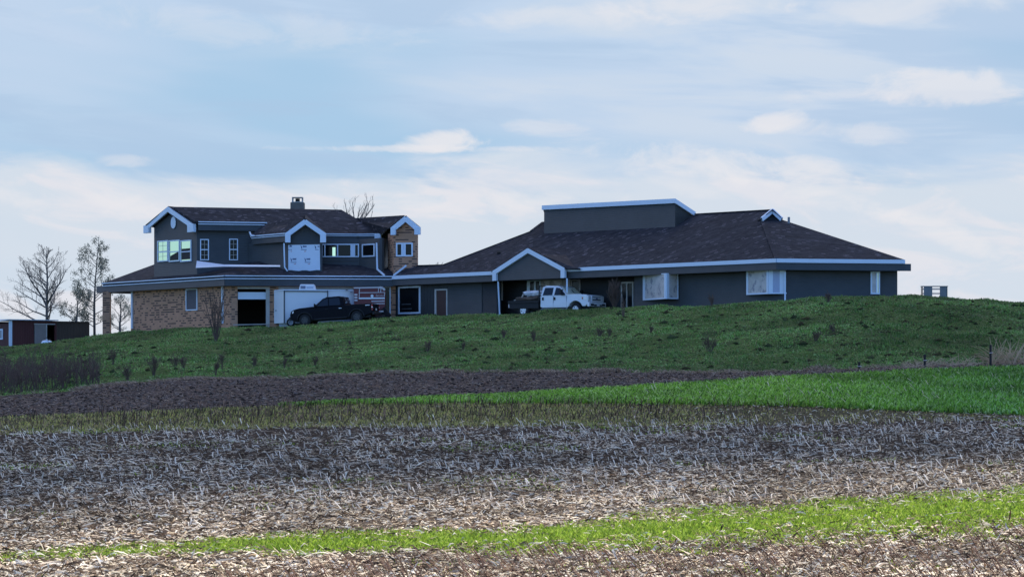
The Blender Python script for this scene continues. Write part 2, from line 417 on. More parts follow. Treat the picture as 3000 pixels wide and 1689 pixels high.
def ground(X, Y, rough=True):
    X = np.asarray(X, float); Y = np.asarray(Y, float)
    Yc = np.maximum(Y, 6.0)
    px = np.clip(1500 + X / Yc * F, -800, 3800)
    Ys = [np.interp(px, k[0][0], k[0][1]) for k in KN]; ys = [np.interp(px, k[1][0], k[1][1]) for k in KN]
    zs = [(HZ - y) / F * Yk for y, Yk in zip(ys, Ys)]
    z = zs[0].copy()
    for i in range(len(KN) - 1):
        if i == 0: w = np.clip((Yc - Ys[0]) / (Ys[1] - Ys[0]), 0, 1); z = zs[0] + (zs[1] - zs[0]) * w; continue
        w = np.clip((Yc - Ys[i]) / (Ys[i + 1] - Ys[i]), 0, 1)
        z = np.where(Yc > Ys[i], zs[i] + (zs[i + 1] - zs[i]) * w, z)
    crest = Ys[-1]; d = Yc - crest
    dip = np.interp(px, [0, 800, 1100, 1400, 1900, 2100], [0.05, 0.10, 0.18, 0.34, 0.30, 0.1])
    z = z - np.where(d > 0, dip * np.clip(d / 3.0, 0, 1), 0)
    far = np.clip(Y - 222, 0, None); z = z - np.minimum(far * 0.06, 14.0)
    side = np.clip(np.abs(X) / Yc - 0.27, 0, 0.6); z = z - np.where(Yc > 125, side * 14 * np.clip((Yc - 125) / 40, 0, 1), 0)
    if rough:
        pl = np.interp(px, px_, np.zeros_like(px_)) * 0
        gy = Ys[10]
        g = np.clip((Yc - gy - 0.5) / 3.0, 0, 1) * (Y < 230)
        z = z + g * (-0.09 + 0.26 * (vnoise(X / 4.5, Y / 3.0, 3) - 0.5) + 0.16 * (vnoise(X / 2.6, Y / 1.1, 23) - 0.5) + 0.14 * (vnoise(X / 1.1, Y / 0.8, 5) - 0.5) + 0.20 * np.clip(vnoise(X / 3.0, Y / 1.3, 9) - 0.62, 0, 1))
        f = np.clip((YB - Yc) / 2.0, 0, 1)
        z = z + f * (0.07 * (vnoise(X / 1.6, Y / 1.6, 13) - 0.5) + 0.03 * (vnoise(X / 0.5, Y / 0.5, 15) - 0.5))
        m = np.clip((Yc - YB) / 1.0, 0, 1) * (1 - g) * (Y < 230)
        z = z + m * (0.05 * (vnoise(X / 1.2, Y / 0.9, 17) - 0.5) + 0.04 * (vnoise(X / 0.25, Y / 0.25, 19) - 0.5))
    return z
def g1(x, y, rough=True): return float(ground(np.array([x]), np.array([y]), rough)[0])
def kY(i, px): return np.interp(px, KN[i][0][0], KN[i][0][1])
def on_ground(px, py):
    """nearest point of the ground seen at a place of the photograph"""
    k = (px - 1500) / F; Y = np.arange(30, 200, 0.1); z = ground(k * Y, Y, False)
    y = HZ - z / Y * F; i = np.argmax(y <= py); return Vector((k * Y[i], Y[i], z[i]))

def strip_mesh(name, fa, fb, x0, x1, nx, ny, m, label=None):
    """sheet of ground between the two curves Y=fa(px) and Y=fb(px), px = direction seen from the road"""
    u = np.linspace(x0, x1, nx); w = np.linspace(0, 1, ny)
    A = fa(u); B = fb(u)
    Y = A[None, :] * (1 - w[:, None]) + B[None, :] * w[:, None]
    X = (u[None, :] - 1500) / F * Y
    Z = ground(X, Y)
    V = np.stack([X, Y, Z], -1).reshape(-1, 3)
    i = np.arange(ny - 1)[:, None] * nx + np.arange(nx - 1)[None, :]
    Fc = np.stack([i, i + 1, i + nx + 1, i + nx], -1).reshape(-1, 4)
    o = mass(name, V, Fc, None, m, 'structure', label)
    o.data.polygons.foreach_set('use_smooth', [True] * len(o.data.polygons))
    return o
def gmat(name, a, b, sc=2.0, rough=0.95, c=None, csc=0.4, bump=0.03, bsc=8):
    m = bpy.data.materials.new(name); m.use_nodes = True; t = NT(m.node_tree); bs = t.n['Principled BSDF']
    bs.inputs['Roughness'].default_value = rough; bs.inputs['Specular IOR Level'].default_value = 0.1
    tcn = t.n.new('ShaderNodeTexCoord')
    k = t.ss(t.noise(tcn.outputs['Object'], sc, 5, 0.65), 0.35, 0.65); cc = t.mix(k, a, b)
    if c: cc = t.mix(t.ss(t.noise(tcn.outputs['Object'], csc, 4, 0.6), 0.5, 0.62), cc, c)
    t.l.new(cc, bs.inputs['Base Color'])
    bn = t.n.new('ShaderNodeBump'); bn.inputs['Distance'].default_value = bump; t.l.new(t.noise(tcn.outputs['Object'], bsc, 4, 0.7), bn.inputs['Height'])
    t.l.new(bn.outputs[0], bs.inputs['Normal'])
    return m
SOIL = gmat('dark_soil', (0.060, 0.043, 0.038), (0.11, 0.080, 0.070), 3.0)
SOILF = gmat('field_soil', (0.030, 0.020, 0.015), (0.060, 0.040, 0.028), 4.0)
GRASSM = gmat('pasture_turf', (0.050, 0.085, 0.024), (0.085, 0.13, 0.036), 1.4, c=(0.040, 0.060, 0.022), csc=0.35)
CROPM = gmat('crop_soil', (0.045, 0.07, 0.02), (0.06, 0.11, 0.025), 3.0)
STRIPM = gmat('weedy_soil', (0.05, 0.042, 0.024), (0.08, 0.072, 0.032), 3.0)
FARM = gmat('far_turf', (0.04, 0.07, 0.025), (0.06, 0.09, 0.035), 0.2)
cst = lambda v: (lambda u: np.full_like(u, float(v)))
kf = lambda i: (lambda u: kY(i, u))
strip_mesh('stubble_field', cst(30), cst(92), -700, 3700, 420, 360, SOILF)
strip_mesh('weedy_strip', cst(92), cst(YB), -700, 3700, 300, 30, STRIPM)
strip_mesh('crop_ground', cst(YB), kf(9), -700, 3700, 500, 60, CROPM)
strip_mesh('plowed_field', kf(9), kf(10), -700, 3700, 700, 120, SOIL)
strip_mesh('grass_hill', kf(10), lambda u: np.full_like(u, 228.0), -700, 3700, 520, 330, GRASSM)
gx = np.concatenate([-np.geomspace(4000, 60, 30), np.linspace(-55, 55, 60), np.geomspace(60, 4000, 30)])
gyy = np.concatenate([np.linspace(-60, 30, 20), np.linspace(33, 232, 100), np.geomspace(240, 9000, 30)])
GX, GY = np.meshgrid(gx, gyy); inside = (GY > 28) & (GY < 229) & (np.abs(GX) < GY * 0.31)
GZ = ground(GX, GY, False) - np.where(inside, 0.55, 0.0)
GZ = np.where(GY < 8, np.minimum(ground(GX * 0, GX * 0 + 8, False), -2.6), GZ)
GV = np.stack([GX, GY, GZ], -1).reshape(-1, 3); nx = len(gx); ii = np.arange(len(gyy) - 1)[:, None] * nx + np.arange(nx - 1)[None, :]
mass('ground', GV, np.stack([ii, ii + 1, ii + nx + 1, ii + nx], -1).reshape(-1, 4), None, FARM, 'structure')

# ------------------------------------------------------------------ the cloud that shades the hill (unseen, high ahead of the camera, outlined to fit its shadow)
def cloud():
    H0 = 1250.0
    sh = SDIR * (H0 / SDIR.z)
    bm = bmesh.new()
    pts = []
    rnd = random.Random(3)
    # near edge: runs from the left (Y=57) to the right (Y=70)
    n = 60
    top = []; bot = []
    def outline():
        out = []
        for i in range(n + 1):
            x = -220 + 440 * i / n
            e = 60 + 0.45 * x + 2.5 * math.sin(x * 0.21 + 1) + 2.0 * math.sin(x * 0.53)
            e = max(e, 40); e = min(e, 90)
            out.append((x, e))
        for i in range(n + 1):
            x = 220 - 440 * i / n
            out.append((x, 330 + 20 * math.sin(x * 0.05)))
        return out
    ol = outline()
    for (x, y) in ol: bot.append(bm.verts.new((x + sh.x, y + sh.y, H0)))
    cxm, cym = sh.x, 190 + sh.y
    for (x, y) in ol:
        X = x + sh.x; Yy = y + sh.y
        top.append(bm.verts.new((cxm + (X - cxm) * 0.8, cym + 25 + (Yy - cym) * 0.7, H0 + 38 + rnd.uniform(-8, 8))))
    bm.faces.new(bot[::-1]); bm.faces.new(top)
    for i in range(len(bot)):
        j = (i + 1) % len(bot); bm.faces.new((bot[i], bot[j], top[j], top[i]))
    bmesh.ops.recalc_face_normals(bm, faces=bm.faces)
    me = bpy.data.meshes.new('cloud'); bm.to_mesh(me); bm.free()
    m = bpy.data.materials.new('cloud_white'); m.use_nodes = True; t = NT(m.node_tree)
    b = t.n['Principled BSDF']; b.inputs['Base Color'].default_value = (0.9, 0.9, 0.92, 1); b.inputs['Roughness'].default_value = 1
    tr = t.n.new('ShaderNodeBsdfTranslucent'); tr.inputs[0].default_value = (0.9, 0.9, 0.92, 1)
    tp = t.n.new('ShaderNodeBsdfTransparent'); mx = t.n.new('ShaderNodeMixShader'); mx.inputs[0].default_value = 0.5
    t.l.new(b.outputs[0], mx.inputs[1]); t.l.new(tr.outputs[0], mx.inputs[2])
    mx2 = t.n.new('ShaderNodeMixShader'); mx2.inputs[0].default_value = 0.15
    t.l.new(mx.outputs[0], mx2.inputs[1]); t.l.new(tp.outputs[0], mx2.inputs[2]); t.l.new(mx2.outputs[0], t.n['Material Output'].inputs[0])
    me.materials.append(m)
    o = bpy.data.objects.new('cloud', me); COL.objects.link(o)
    tag(o, kind='stuff')
cloud()

# ================================================================== THE HOUSE
ZE = 7.5                                    # height of the lower eaves above the camera
house = thing('house', 'slate grey house with brick walls, hipped roofs and white trim on the green hill', 'house', P(1500, 930, 178))
def up(b_, name, m, parent=None, **kw): return b_.build(name, m, parent if parent is not None else house, **kw)
EA = Wall(1153, ZE * F / (HZ - 807.6), 2275, ZE * F / (HZ - 757))
EC = Wall(2275, ZE * F / (HZ - 757), 2669, 156.6)
ES1 = Wall(283, 193.8, 658, 179.1)
ES2 = Wall(658, 179.1, 1153, 180.2)
A_ = P(2275, 757, EA.D(2275)); B_ = P(1153, 807.6, EA.D(1153))
PA = Plane(A_, B_, P(2263, 615, 165.0))
C_ = EC.at(2651, 760); C_.z = ZE
G_ = PA.hit(2232, 644); PC = Plane(A_, C_, G_)
def roof(name, pts, th=0.14, extra=None):
    b = MB(); b.prism(pts, (0, 0, -th), 0)
    if extra: extra(b)
    return up(b, name, M_['roof'])
# ---- right wing main roof, face towards the left and the end face towards the right
K_ = PA.hit(2031, 628); R1 = PA.hit(2263, 615)
cbl = PA.hit(1594, 684); cbr = PA.hit(1978, 664)
L0 = PA.hit(1592, 651); L1 = PA.hit(1557, 677); L2 = PA.hit(1297, 776); L3 = PA.hit(1191, 779)
G2 = PC.hit(2290, 643)
mainpts = [B_, A_, G_, R1, K_, L0, L1, L2, L3]
def xtra(b):
    # far slopes, down to the eaves at the back
    bk = Vector((4.5, 16.5, 0))
    def dn(p, k=1.0): return Vector((p.x + bk.x * k, p.y + bk.y * k, ZE - 0.1))
    ps = [R1, K_, L0, L1, L2, L3]
    for p, q in zip(ps[:-1], ps[1:]): b.quad([p, q, dn(q, (q.z - ZE) / 3.7), dn(p, (p.z - ZE) / 3.7)])
    b.quad([R1, dn(R1), C_ + Vector((0.6, 10, 0)), C_ + Vector((-.1, .1, 0)), G2])
roof('roof', mainpts, extra=xtra)
roof('roof', [A_, C_, G2, G_])
for a_c, b_c in ((R1, K_), (A_, G_), (L0, L1), (L1, L2), (L2, L3)):
    b = MB(); b.bar(a_c + Vector((0, 0, .02)), b_c + Vector((0, 0, .02)), .26, .05); up(b, 'ridge_cap', M_['roof'])
# ---- dutch gable at the hip
b = MB(); pk = P(2261, 622, R1.y - 0.6); b.prism([G_ + Vector((0, -.05, 0)), G2 + Vector((0, -.05, 0)), pk], (0.0, 0.6, 0)); dg = up(b, 'gable_wall', M_['siding'])
b = MB()
pk2 = P(2263, 617, R1.y - 1.0)
for q in (P(2232, 642, G_.y - 0.5), P(2290, 642, G2.y - 0.5)): b.bar(q, pk2 + (pk2 - q) * 0.02, 0.12, 0.26)
b.build('rake_trim', M_['trim'], dg)
b = MB(); b.prism([P(2229, 640, G_.y - .6), P(2263, 613, R1.y - 1.2), R1 + Vector((0, 0.3, 0.05)), G_ + Vector((-.3, .4, .02))], (0, 0, -0.06)); b.prism([P(2293, 640, G2.y - .6), P(2263, 613, R1.y - 1.2), R1 + Vector((0, 0.3, 0.05)), G2 + Vector((.1, .8, .02))], (0, 0, -0.06)); b.build('roof', M_['roof'], dg)
b = MB(); q = PC.hit(2311, 655); b.tube([q, q + Vector((0, 0, 0.42))], 0.08, 8); up(b, 'vent_pipe', mat('grey_metal', (0.25, 0.25, 0.26), 0.5))
b = MB(); q = PA.hit(1461, 743); b.tube([q, q + Vector((0, -0.1, 0.14))], 0.13, 8); up(b, 'roof_vent', M_['dark'])
# ---- clerestory
CW = Wall(1594, cbl.y, 1978, cbr.y)
zt0 = CW.z_(1594, 604); zt1 = CW.z_(1979, 584); zt = (zt0 + zt1) / 2
b = MB()
tl = CW.p(0, zt0 - 0.12); tr = CW.p(CW.L, zt1 - 0.12); bl = CW.p(0, cbl.z - 0.4); brr = CW.p(CW.L, cbr.z - 0.4)
b.quad([bl, brr, tr, tl])
kk = K_ + Vector((0, 0, -0.1)); bk = Vector((5.5, 6.5, 0))
b.quad([brr, kk + Vector((0, 0, -.5)), kk, tr])
L0b = L0 + Vector((0.15, 0, -.25)); b.quad([bl, tl, L0b + Vector((0, 0, 0.0)), L0b + Vector((0, 0, -.8))])
cl = up(b, 'clerestory', M_['siding'])
b = MB(); b.prism([CW.p(-0.05, zt0 + .02, 0.12), CW.p(CW.L + 0.05, zt1 + .02, .12), K_ + Vector((0.1, 0.2, 0.16)), L0 + Vector((0.3, 1.2, .12))], (0, 0, -0.10)); b.build('roof', M_['roof'], cl)
b = MB()
b.bar(CW.p(-0.08, zt0 - 0.10, 0.10), CW.p(CW.L + 0.1, zt1 - 0.10, 0.10), 0.10, 0.30)
b.bar(CW.p(CW.L + 0.05, zt1 - 0.10, 0.08), K_ + Vector((0.1, -0.15, 0.02)), 0.10, 0.28)
b.build('fascia', M_['trim'], cl)
# ---- eaves of the right wing: white fascia, dark frieze, soffit
def eave(W, s0, s1, zf=ZE, hf=0.24, hb=0.44, depth=1.0, nm='fascia'):
    b = MB(); b.wbox(W, s0, s1, zf - hf, zf, -0.10, 0.06); f = up(b, nm, M_['trim'])
    b = MB(); b.wbox(W, s0, s1, zf - hf - hb, zf - hf - 0.002, -0.12, 0.0); up(b, 'frieze', M_['siding'])
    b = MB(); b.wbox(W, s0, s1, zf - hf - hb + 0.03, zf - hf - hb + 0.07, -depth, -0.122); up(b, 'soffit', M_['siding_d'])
s_g0 = EA.s_(1446); s_g1 = EA.s_(1661)
eave(EA, -0.12, s_g0, depth=1.0)
eave(EA, s_g1, EA.L, depth=2.2)
eave(EC, 0.01, EC.s_(2651), depth=0.9)
b = MB(); b.wbox(EC, EC.s_(2651), EC.L, ZE - 0.68, ZE - 0.245, -0.10, 0.0); up(b, 'frieze', M_['siding'])
# ---- entrance gable
GWl = Wall(1451, EA.D(1451) - 0.35, 1655, EA.D(1655) - 0.35)
zpk = GWl.z_(1551, 727); sp_ = GWl.s_(1551); sl_ = 0.0; sr_ = GWl.L
b = MB()
zb = ZE - 0.66; ztb = ZE - 0.12
b.prism([GWl.p(.25, zb), GWl.p(sr_ - .25, zb), GWl.p(sr_ - .25, ztb), GWl.p(sp_, zpk - 0.18), GWl.p(.25, ztb)], -GWl.n * 0.15)
gw = up(b, 'gable_wall', M_['siding'])
b = MB()
b.bar(GWl.p(-.05, ZE - 0.14, .08), GWl.p(sp_ + 0.03, zpk - 0.14, .08), 0.16, 0.30)
b.bar(GWl.p(sr_ + .05, ZE - 0.14, .081), GWl.p(sp_ - 0.03, zpk - 0.141, .081), 0.16, 0.30)
b.wbox(GWl, -.12, .24, ZE - 0.66, ZE - 0.02, -0.02, 0.17)
b.wbox(GWl, sr_ - .24, sr_ + .12, ZE - 0.66, ZE - 0.02, -0.02, 0.17)
b.build('rake_trim', M_['trim'], gw)
rb = PA.hit(1660, 727)
b = MB()
pkp = GWl.p(sp_, zpk + 0.05, 0.15)
b.prism([GWl.p(sr_ + .2, ZE + 0.0, .15), pkp, rb, PA.hit(1700, 786)], (0, 0, -0.1))
b.prism([GWl.p(-.2, ZE + 0.0, .15), pkp, rb, PA.hit(1440, 790)], (0, 0, -0.1))
b.build('roof', M_['roof'], gw)
# ---- walls below: link, recessed entrance, right wing
def wallbox(name, W, px0, px1, z0, z1, m, th=0.2, n1=0.0):
    b = MB(); b.wbox(W, W.s_(px0), W.s_(px1), z0, z1, n1 - th, n1); return up(b, name, m)
def off(W, n):   # parallel wall pushed back
    o = Wall.__new__(Wall); o.a = W.a - W.n * n; o.t = W.t; o.n = W.n; o.L = W.L; return o
WL = off(EA, 0.75); WR = off(EA, 2.3); WA = off(EA, 0.95); WC = off(EC, 0.75)
ZB = 3.9
wallbox('wall', WL, 1150, 1238, ZB, ZE - 0.6, M_['siding_v'])
wallbox('wall', WL, 1238, 1314, ZB, ZE - 0.6, M_['siding_v'], n1=0.02)
wallbox('wall', WL, 1314, 1413, ZB, ZE - 0.6, M_['siding'], n1=0.05)
wallbox('wall', WL, 1413, 1462, ZB, ZE - 0.6, M_['siding_d'])
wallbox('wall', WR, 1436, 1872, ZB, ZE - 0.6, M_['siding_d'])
b = MB(); q0 = WL.p(WL.s_(1462), 0); q1 = WR.p(WR.s_(1440), 0); b.prism([(q0.x, q0.y, ZB), (q1.x, q1.y, ZB), (q1.x, q1.y, ZE - .6), (q0.x, q0.y, ZE - .6)], (-0.15, 0, 0)); up(b, 'wall', M_['siding_d'])
sA = WA.s_(1858)
cAC = None
# corner of WA and WC
den = WA.t.x * WC.t.y - WA.t.y * WC.t.x; dd = WC.a - WA.a; sc = (dd.x * WC.t.y - dd.y * WC.t.x) / den; sc2 = (dd.x * WA.t.y - dd.y * WA.t.x) / den
b = MB(); b.wbox(WA, sA, sc, ZB, ZE - .6, -0.2, 0); up(b, 'wall', M_['siding'])
b = MB(); b.wbox(WA, sA, sA + 0.15, ZB, ZE - .6, -1.6, -0.2); up(b, 'wall', M_['siding_d'])
b = MB(); b.wbox(WC, sc2, WC.s_(2582), ZB, ZE - .6, -0.2, 0); up(b, 'wall', M_['siding'])
b = MB(); b.wbox(WC, WC.s_(2582), WC.s_(2631), ZB, ZE - .6, -0.5, -0.12); b.wbox(WC, WC.s_(2631) - .15, WC.s_(2631), ZB, ZE - .6, -6, -.5); up(b, 'wall', M_['siding'])
# back walls close the volume
b = MB()
for q0, q1 in ((P(1162, 0, 188), P(1597, 0, 186)), (P(1597, 0, 186), P(1960, 0, 178)), (P(1960, 0, 178), P(2560, 0, 168)), (P(2560, 0, 168), P(2626, 0, 160))):
    b = MB(); b.prism([(q0.x, q0.y, ZB), (q1.x, q1.y, ZB), (q1.x, q1.y, ZE - .3), (q0.x, q0.y, ZE - .3)], (0, 0.2, 0)); up(b, 'wall', M_['siding'])

def win(W, px0, px1, y0, y1, cols=1, mid=None, fw=0.07, pane='glass', frame='trim', n=0.0, grid=None, parent=None, panes=None):
    """window: frame mesh with glass panes as sub-parts; y rows are read at the middle of the window"""
    pm = (px0 + px1) / 2; z0 = W.z_(pm, y1); z1 = W.z_(pm, y0); s0 = W.s_(px0); s1 = W.s_(px1)
    b = MB()
    b.wbox(W, s0, s1, z0, z0 + fw, n - .02, n + .06); b.wbox(W, s0, s1, z1 - fw, z1, n - .02, n + .06)
    cuts = [s0 + (s1 - s0) * i / cols for i in range(cols + 1)] if isinstance(cols, int) else [s0 + (s1 - s0) * c_ for c_ in cols]
    for i, c_ in enumerate(cuts):
        a_ = c_ if i == 0 else (c_ - fw if i == len(cuts) - 1 else c_ - fw * 0.6); bb = a_ + (fw if i in (0, len(cuts) - 1) else fw * 1.2)
        b.wbox(W, a_, bb, z0 + fw, z1 - fw, n - .02, n + .06)
    if mid is not None:
        zm = z0 + (z1 - z0) * mid
        for c0, c1 in zip(cuts[:-1], cuts[1:]): b.wbox(W, c0 + fw, c1 - fw, zm - .035, zm + .035, n - .02, n + .045)
    w = up(b, 'window', M_[frame], parent)
    for i, (c0, c1) in enumerate(zip(cuts[:-1], cuts[1:])):
        pb = MB()
        pb.wbox(W, c0 + fw * .5, c1 - fw * .5, z0 + fw * .5, z1 - fw * .5, n - .01, n + .012)
        mm = panes[i] if panes else pane
        pb.build('pane', M_[mm], w)
    if grid:
        gb = MB()
        for c0, c1 in zip(cuts[:-1], cuts[1:]):
            for k in range(1, grid[0]): x = c0 + (c1 - c0) * k / grid[0]; gb.wbox(W, x - .012, x + .012, z0 + fw, z1 - fw, n + .013, n + .022)
            for k in range(1, grid[1]): z = z0 + (z1 - z0) * k / grid[1]; gb.wbox(W, c0 + fw, c1 - fw, z - .012, z + .012, n + .0125, n + .0215)
        gb.build('glazing_bars', M_['trim_old'], w)
    return w
def room(W, px0, px1, y0, y1, mm='room'): pass
win(WL, 1169, 1233, 838, 919, fw=0.12, n=0.03)
# things behind the big pane: curtain strips
b = MB(); b.wbox(WL, WL.s_(1178), WL.s_(1208), WL.z_(1190, 905), WL.z_(1190, 903), .045, .05); b.wbox(WL, WL.s_(1178), WL.s_(1205), WL.z_(1190, 892), WL.z_(1190, 889.5), .045, .05); up(b, 'blind_or_reflection', mat('pale_blind', (0.12, 0.12, 0.12), 0.8))
# link door
b = MB(); s0 = WL.s_(1276); s1 = WL.s_(1313); zt_ = WL.z_(1295, 846)
b.wbox(WL, s0, s0 + .17, ZB, zt_, .02, .1); b.wbox(WL, s1 - .10, s1, ZB, zt_, .02, .1); b.wbox(WL, s0 + .17, s1 - .10, zt_ - .1, zt_, .02, .1)
fr = up(b, 'door_frame', M_['trim_old'])
b = MB(); b.wbox(WL, s0 + .17, s1 - .10, ZB, zt_ - .1, .02, .05); dr = b.build('door', M_['door'], fr)
# entrance: wrapped windows and door behind the white truck
win(WR, 1546, 1586, 819, 905, cols=[0, .16, .58, 1], fw=.12, n=.02)
win(WR, 1588, 1650, 818, 905, cols=[0, .42, .55, 1], fw=.06, n=.02, panes=['wrap', 'beige', 'wrap'], frame='trim_old')
win(WR, 1652, 1672, 818, 905, fw=.05, n=.02, pane='beige', frame='trim_old')
win(WR, 1675, 1701, 819, 905, fw=.06, n=.02, frame='trim_old')
b = MB(); s0 = WR.s_(1821); s1 = WR.s_(1858); zt_ = WR.z_(1838, 825)
for a_, c_ in ((0, .1), (.42, .52), (.9, 1)): b.wbox(WR, s0 + (s1 - s0) * a_, s0 + (s1 - s0) * c_, ZB, zt_ - .1, .0, .08)
b.wbox(WR, s0, s1, zt_ - .1, zt_, 0, .08); fr = up(b, 'door_frame', M_['trim_old'])
b = MB(); b.wbox(WR, s0, s1, ZB, zt_ - .1, .0, .03); b.build('door', M_['glass'], fr)
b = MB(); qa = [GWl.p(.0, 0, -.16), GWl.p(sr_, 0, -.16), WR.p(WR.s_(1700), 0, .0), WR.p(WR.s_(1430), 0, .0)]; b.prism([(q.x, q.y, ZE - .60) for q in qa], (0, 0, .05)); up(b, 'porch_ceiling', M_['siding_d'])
# posts and downspouts
def post(name, px, y0, y1, D, w=0.12, m='trim'):
    a = P(px, y0, D); c_ = P(px, y1, D); b = MB(); b.box(a.x - w / 2, a.x + w / 2, D - w / 2, D + w / 2, c_.z, a.z)
    return up(b, name, M_[m])
pb = MB(); pb.bar(P(1459, 824, 172.2), P(1464, 925, 172.2), .10, .10); up(pb, 'downspout', M_['trim'])
post('post', 1471, 825, 880, 174.5, .12, 'beige')
post('downspout', 1661, 815, 912, 167.3, .10)
# bay windows with covered panes
def bay(pts, y0, y1, pans):
    """pts: (px, D) corners; one window per side, rows read at the first corner"""
    z0 = (HZ - y1) / F * pts[0][1]; z1 = (HZ - y0) / F * pts[0][1]
    q = [Vector(((p - 1500) / F * D, D, 0)) for p, D in pts]
    b = MB(); out = [Vector((v.x, v.y, z0)) for v in q] + [Vector((q[-1].x + .3, q[-1].y + 2.2, z0)), Vector((q[0].x + 1.4, q[0].y + 1.2, z0))]
    b.prism(out, (0, 0, z1 - z0)); body = up(b, 'bay_window', M_['siding_d'])
    for (p0, D0), (p1, D1), (kind, w0, w1) in zip(pts[:-1], pts[1:], pans):
        W = Wall(p0, D0, p1, D1); f = MB(); L = W.L
        f.wbox(W, 0, L, z0, z0 + .09, .0, .05); f.wbox(W, 0, L, z1 - .05, z1, .0, .05)
        f.wbox(W, 0, w0, z0 + .09, z1 - .05, .0, .05); f.wbox(W, L - w1, L, z0 + .09, z1 - .05, .0, .05)
        ff = f.build('frame', M_['trim'], body)
        g = MB(); g.wbox(W, w0, L - w1, z0 + .09, z1 - .05, .0, .02); g.build('pane', M_[kind], body)
bay([(1885, 164.2), (1952, 161.2), (1986, 161.9)], 805.5, 879.5, [('wrap', .30, .22), ('wrap', .22, .07)])
bay([(2188, 157.7), (2252, 155.95), (2297, 155.75), (2342, 156.9)], 793, 863.5, [('wrap', .17, .16), ('wrap_b', .26, .26), ('beige', .10, .12)])
win(WC, 2550, 2577, 795, 861.5, cols=[0, .66, 1], fw=.09, n=.02, panes=['wrap', 'reflect'])
pb = MB(); pb.bar(P(2300, 795, 155.55), P(2300, 888, 155.55), .09, .09); up(pb, 'downspout', M_['trim'])

# ---- left wing, lower storey -------------------------------------------------------------
p0_ = ES1.at(302, 829); p0_.z = ZE; p1_ = P(658, 806, 179.1); p1_.z = ZE; p2_ = P(1153, 808, 180.2); p2_.z = ZE
def pitch(a, c_, slope):   # plane through an eave line, rising away from the camera
    t = (c_ - a); t.z = 0; t.normalize(); n = Vector((-t.y, t.x, 0));
    if n.y < 0: n = -n
    return Plane(a, c_, a + n + Vector((0, 0, slope)))
S1 = pitch(p0_, p1_, .27); S2 = pitch(p1_, p2_, .27)
# hip between the two planes: from the corner upwards
hipd = S1.n.cross(S2.n); hipd = hipd if hipd.z > 0 else -hipd; hipd.normalize()
hq = p1_ + hipd * (1.25 / hipd.z)
tl_ = S1.hit(460, 771)
roof('roof', [p0_, p1_, hq, S1.hit(600, 764), tl_])
roof('roof', [p1_, p2_, S2.hit(1165, 796), S2.hit(1150, 760), S2.hit(1000, 735), hq])
b = MB(); lo = p0_ + Vector((0.8, 9, 0)); b.prism([p0_, tl_, tl_ + Vector((.2, 3.5, 0)), lo], (0, 0, -.14)); up(b, 'roof', M_['roof'])
def gutter_eave(W, s0, s1, zf, h=.26, hb=.47, depth=.8, parent=None):
    b = MB(); b.wbox(W, s0, s1, zf - .075, zf - .005, -0.1, .14); b.wbox(W, s0, s1, zf - h, zf - h + .06, -0.1, .07)
    g = up(b, 'gutter', M_['trim'], parent)
    b = MB(); b.wbox(W, s0, s1, zf - h + .06, zf - .075, -0.1, .0); b.build('gutter_shade_strip', M_['dark'], g)  # dark box painted in as the shade between the two gutter boards
    b = MB(); b.wbox(W, s0, s1, zf - h - hb, zf - h - .002, -0.12, 0.02); up(b, 'frieze', M_['siding'], parent)
    b = MB(); b.wbox(W, s0, s1, zf - h - hb + .03, zf - h - hb + .07, -depth, -.122); up(b, 'soffit', M_['siding_d'], parent)
gutter_eave(ES1, ES1.s_(302), ES1.L, ZE)
gutter_eave(ES2, 0.03, ES2.L - .02, ZE)
b = MB(); b.wbox(ES1, 0, ES1.s_(302), ZE - .73, ZE - .22, -.12, .02); b.wbox(ES1, 0, .12, ZE - .73, ZE - .22, -4, -.12); up(b, 'frieze', M_['siding'])
W1 = off(ES1, .7); W2 = off(ES2, .7)
ZL = 3.3
den = W1.t.x * W2.t.y - W1.t.y * W2.t.x; dd = W2.a - W1.a; c1 = (dd.x * W2.t.y - dd.y * W2.t.x) / den; c2 = (dd.x * W1.t.y - dd.y * W1.t.x) / den
zt_ = ZE - .65
wb = MB(); wb.wbox(W1, W1.s_(383), c1, ZL, zt_, -.2, 0); wl = up(wb, 'brick_wall', M_['brick'])
wb = MB(); wb.prism([W1.p(W1.s_(383) + .2, ZL, -.2), W1.p(W1.s_(383) + .2, zt_, -.2), W1.p(W1.s_(383) + 1.2, zt_, -5), W1.p(W1.s_(383) + 1.2, ZL, -5)], (.2, 0, 0)); up(wb, 'brick_wall', M_['brick'])
hdr = W2.z_(740, 840)
wb = MB(); wb.wbox(W2, c2, W2.s_(696), ZL, zt_, -.2, 0); wb.wbox(W2, W2.s_(696), W2.s_(790), hdr, zt_, -.2, 0)
wb.wbox(W2, W2.s_(790), W2.s_(816), ZL, zt_, -.2, 0); wb.wbox(W2, W2.s_(816), W2.s_(1034), hdr, zt_, -.2, 0); wb.wbox(W2, W2.s_(1034), W2.s_(1126), ZL, zt_, -.2, 0)
wb.wbox(W2, W2.s_(1126), W2.s_(1143), W2.z_(1134, 842), zt_, -.2, 0); wb.wbox(W2, W2.s_(1143), W2.s_(1159), ZL, zt_, -.2, 0)
up(wb, 'brick_wall', M_['brick'])
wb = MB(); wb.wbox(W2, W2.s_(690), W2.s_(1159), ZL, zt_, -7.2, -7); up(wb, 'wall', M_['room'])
wb = MB(); wb.wbox(W2, W2.s_(684), W2.s_(684) + .2, ZL, zt_, -7, -.2); up(wb, 'wall', M_['room']); wb = MB(); wb.wbox(W2, W2.s_(1156), W2.s_(1156) + .2, ZL, zt_, -7, -.2); up(wb, 'wall', M_['room'])
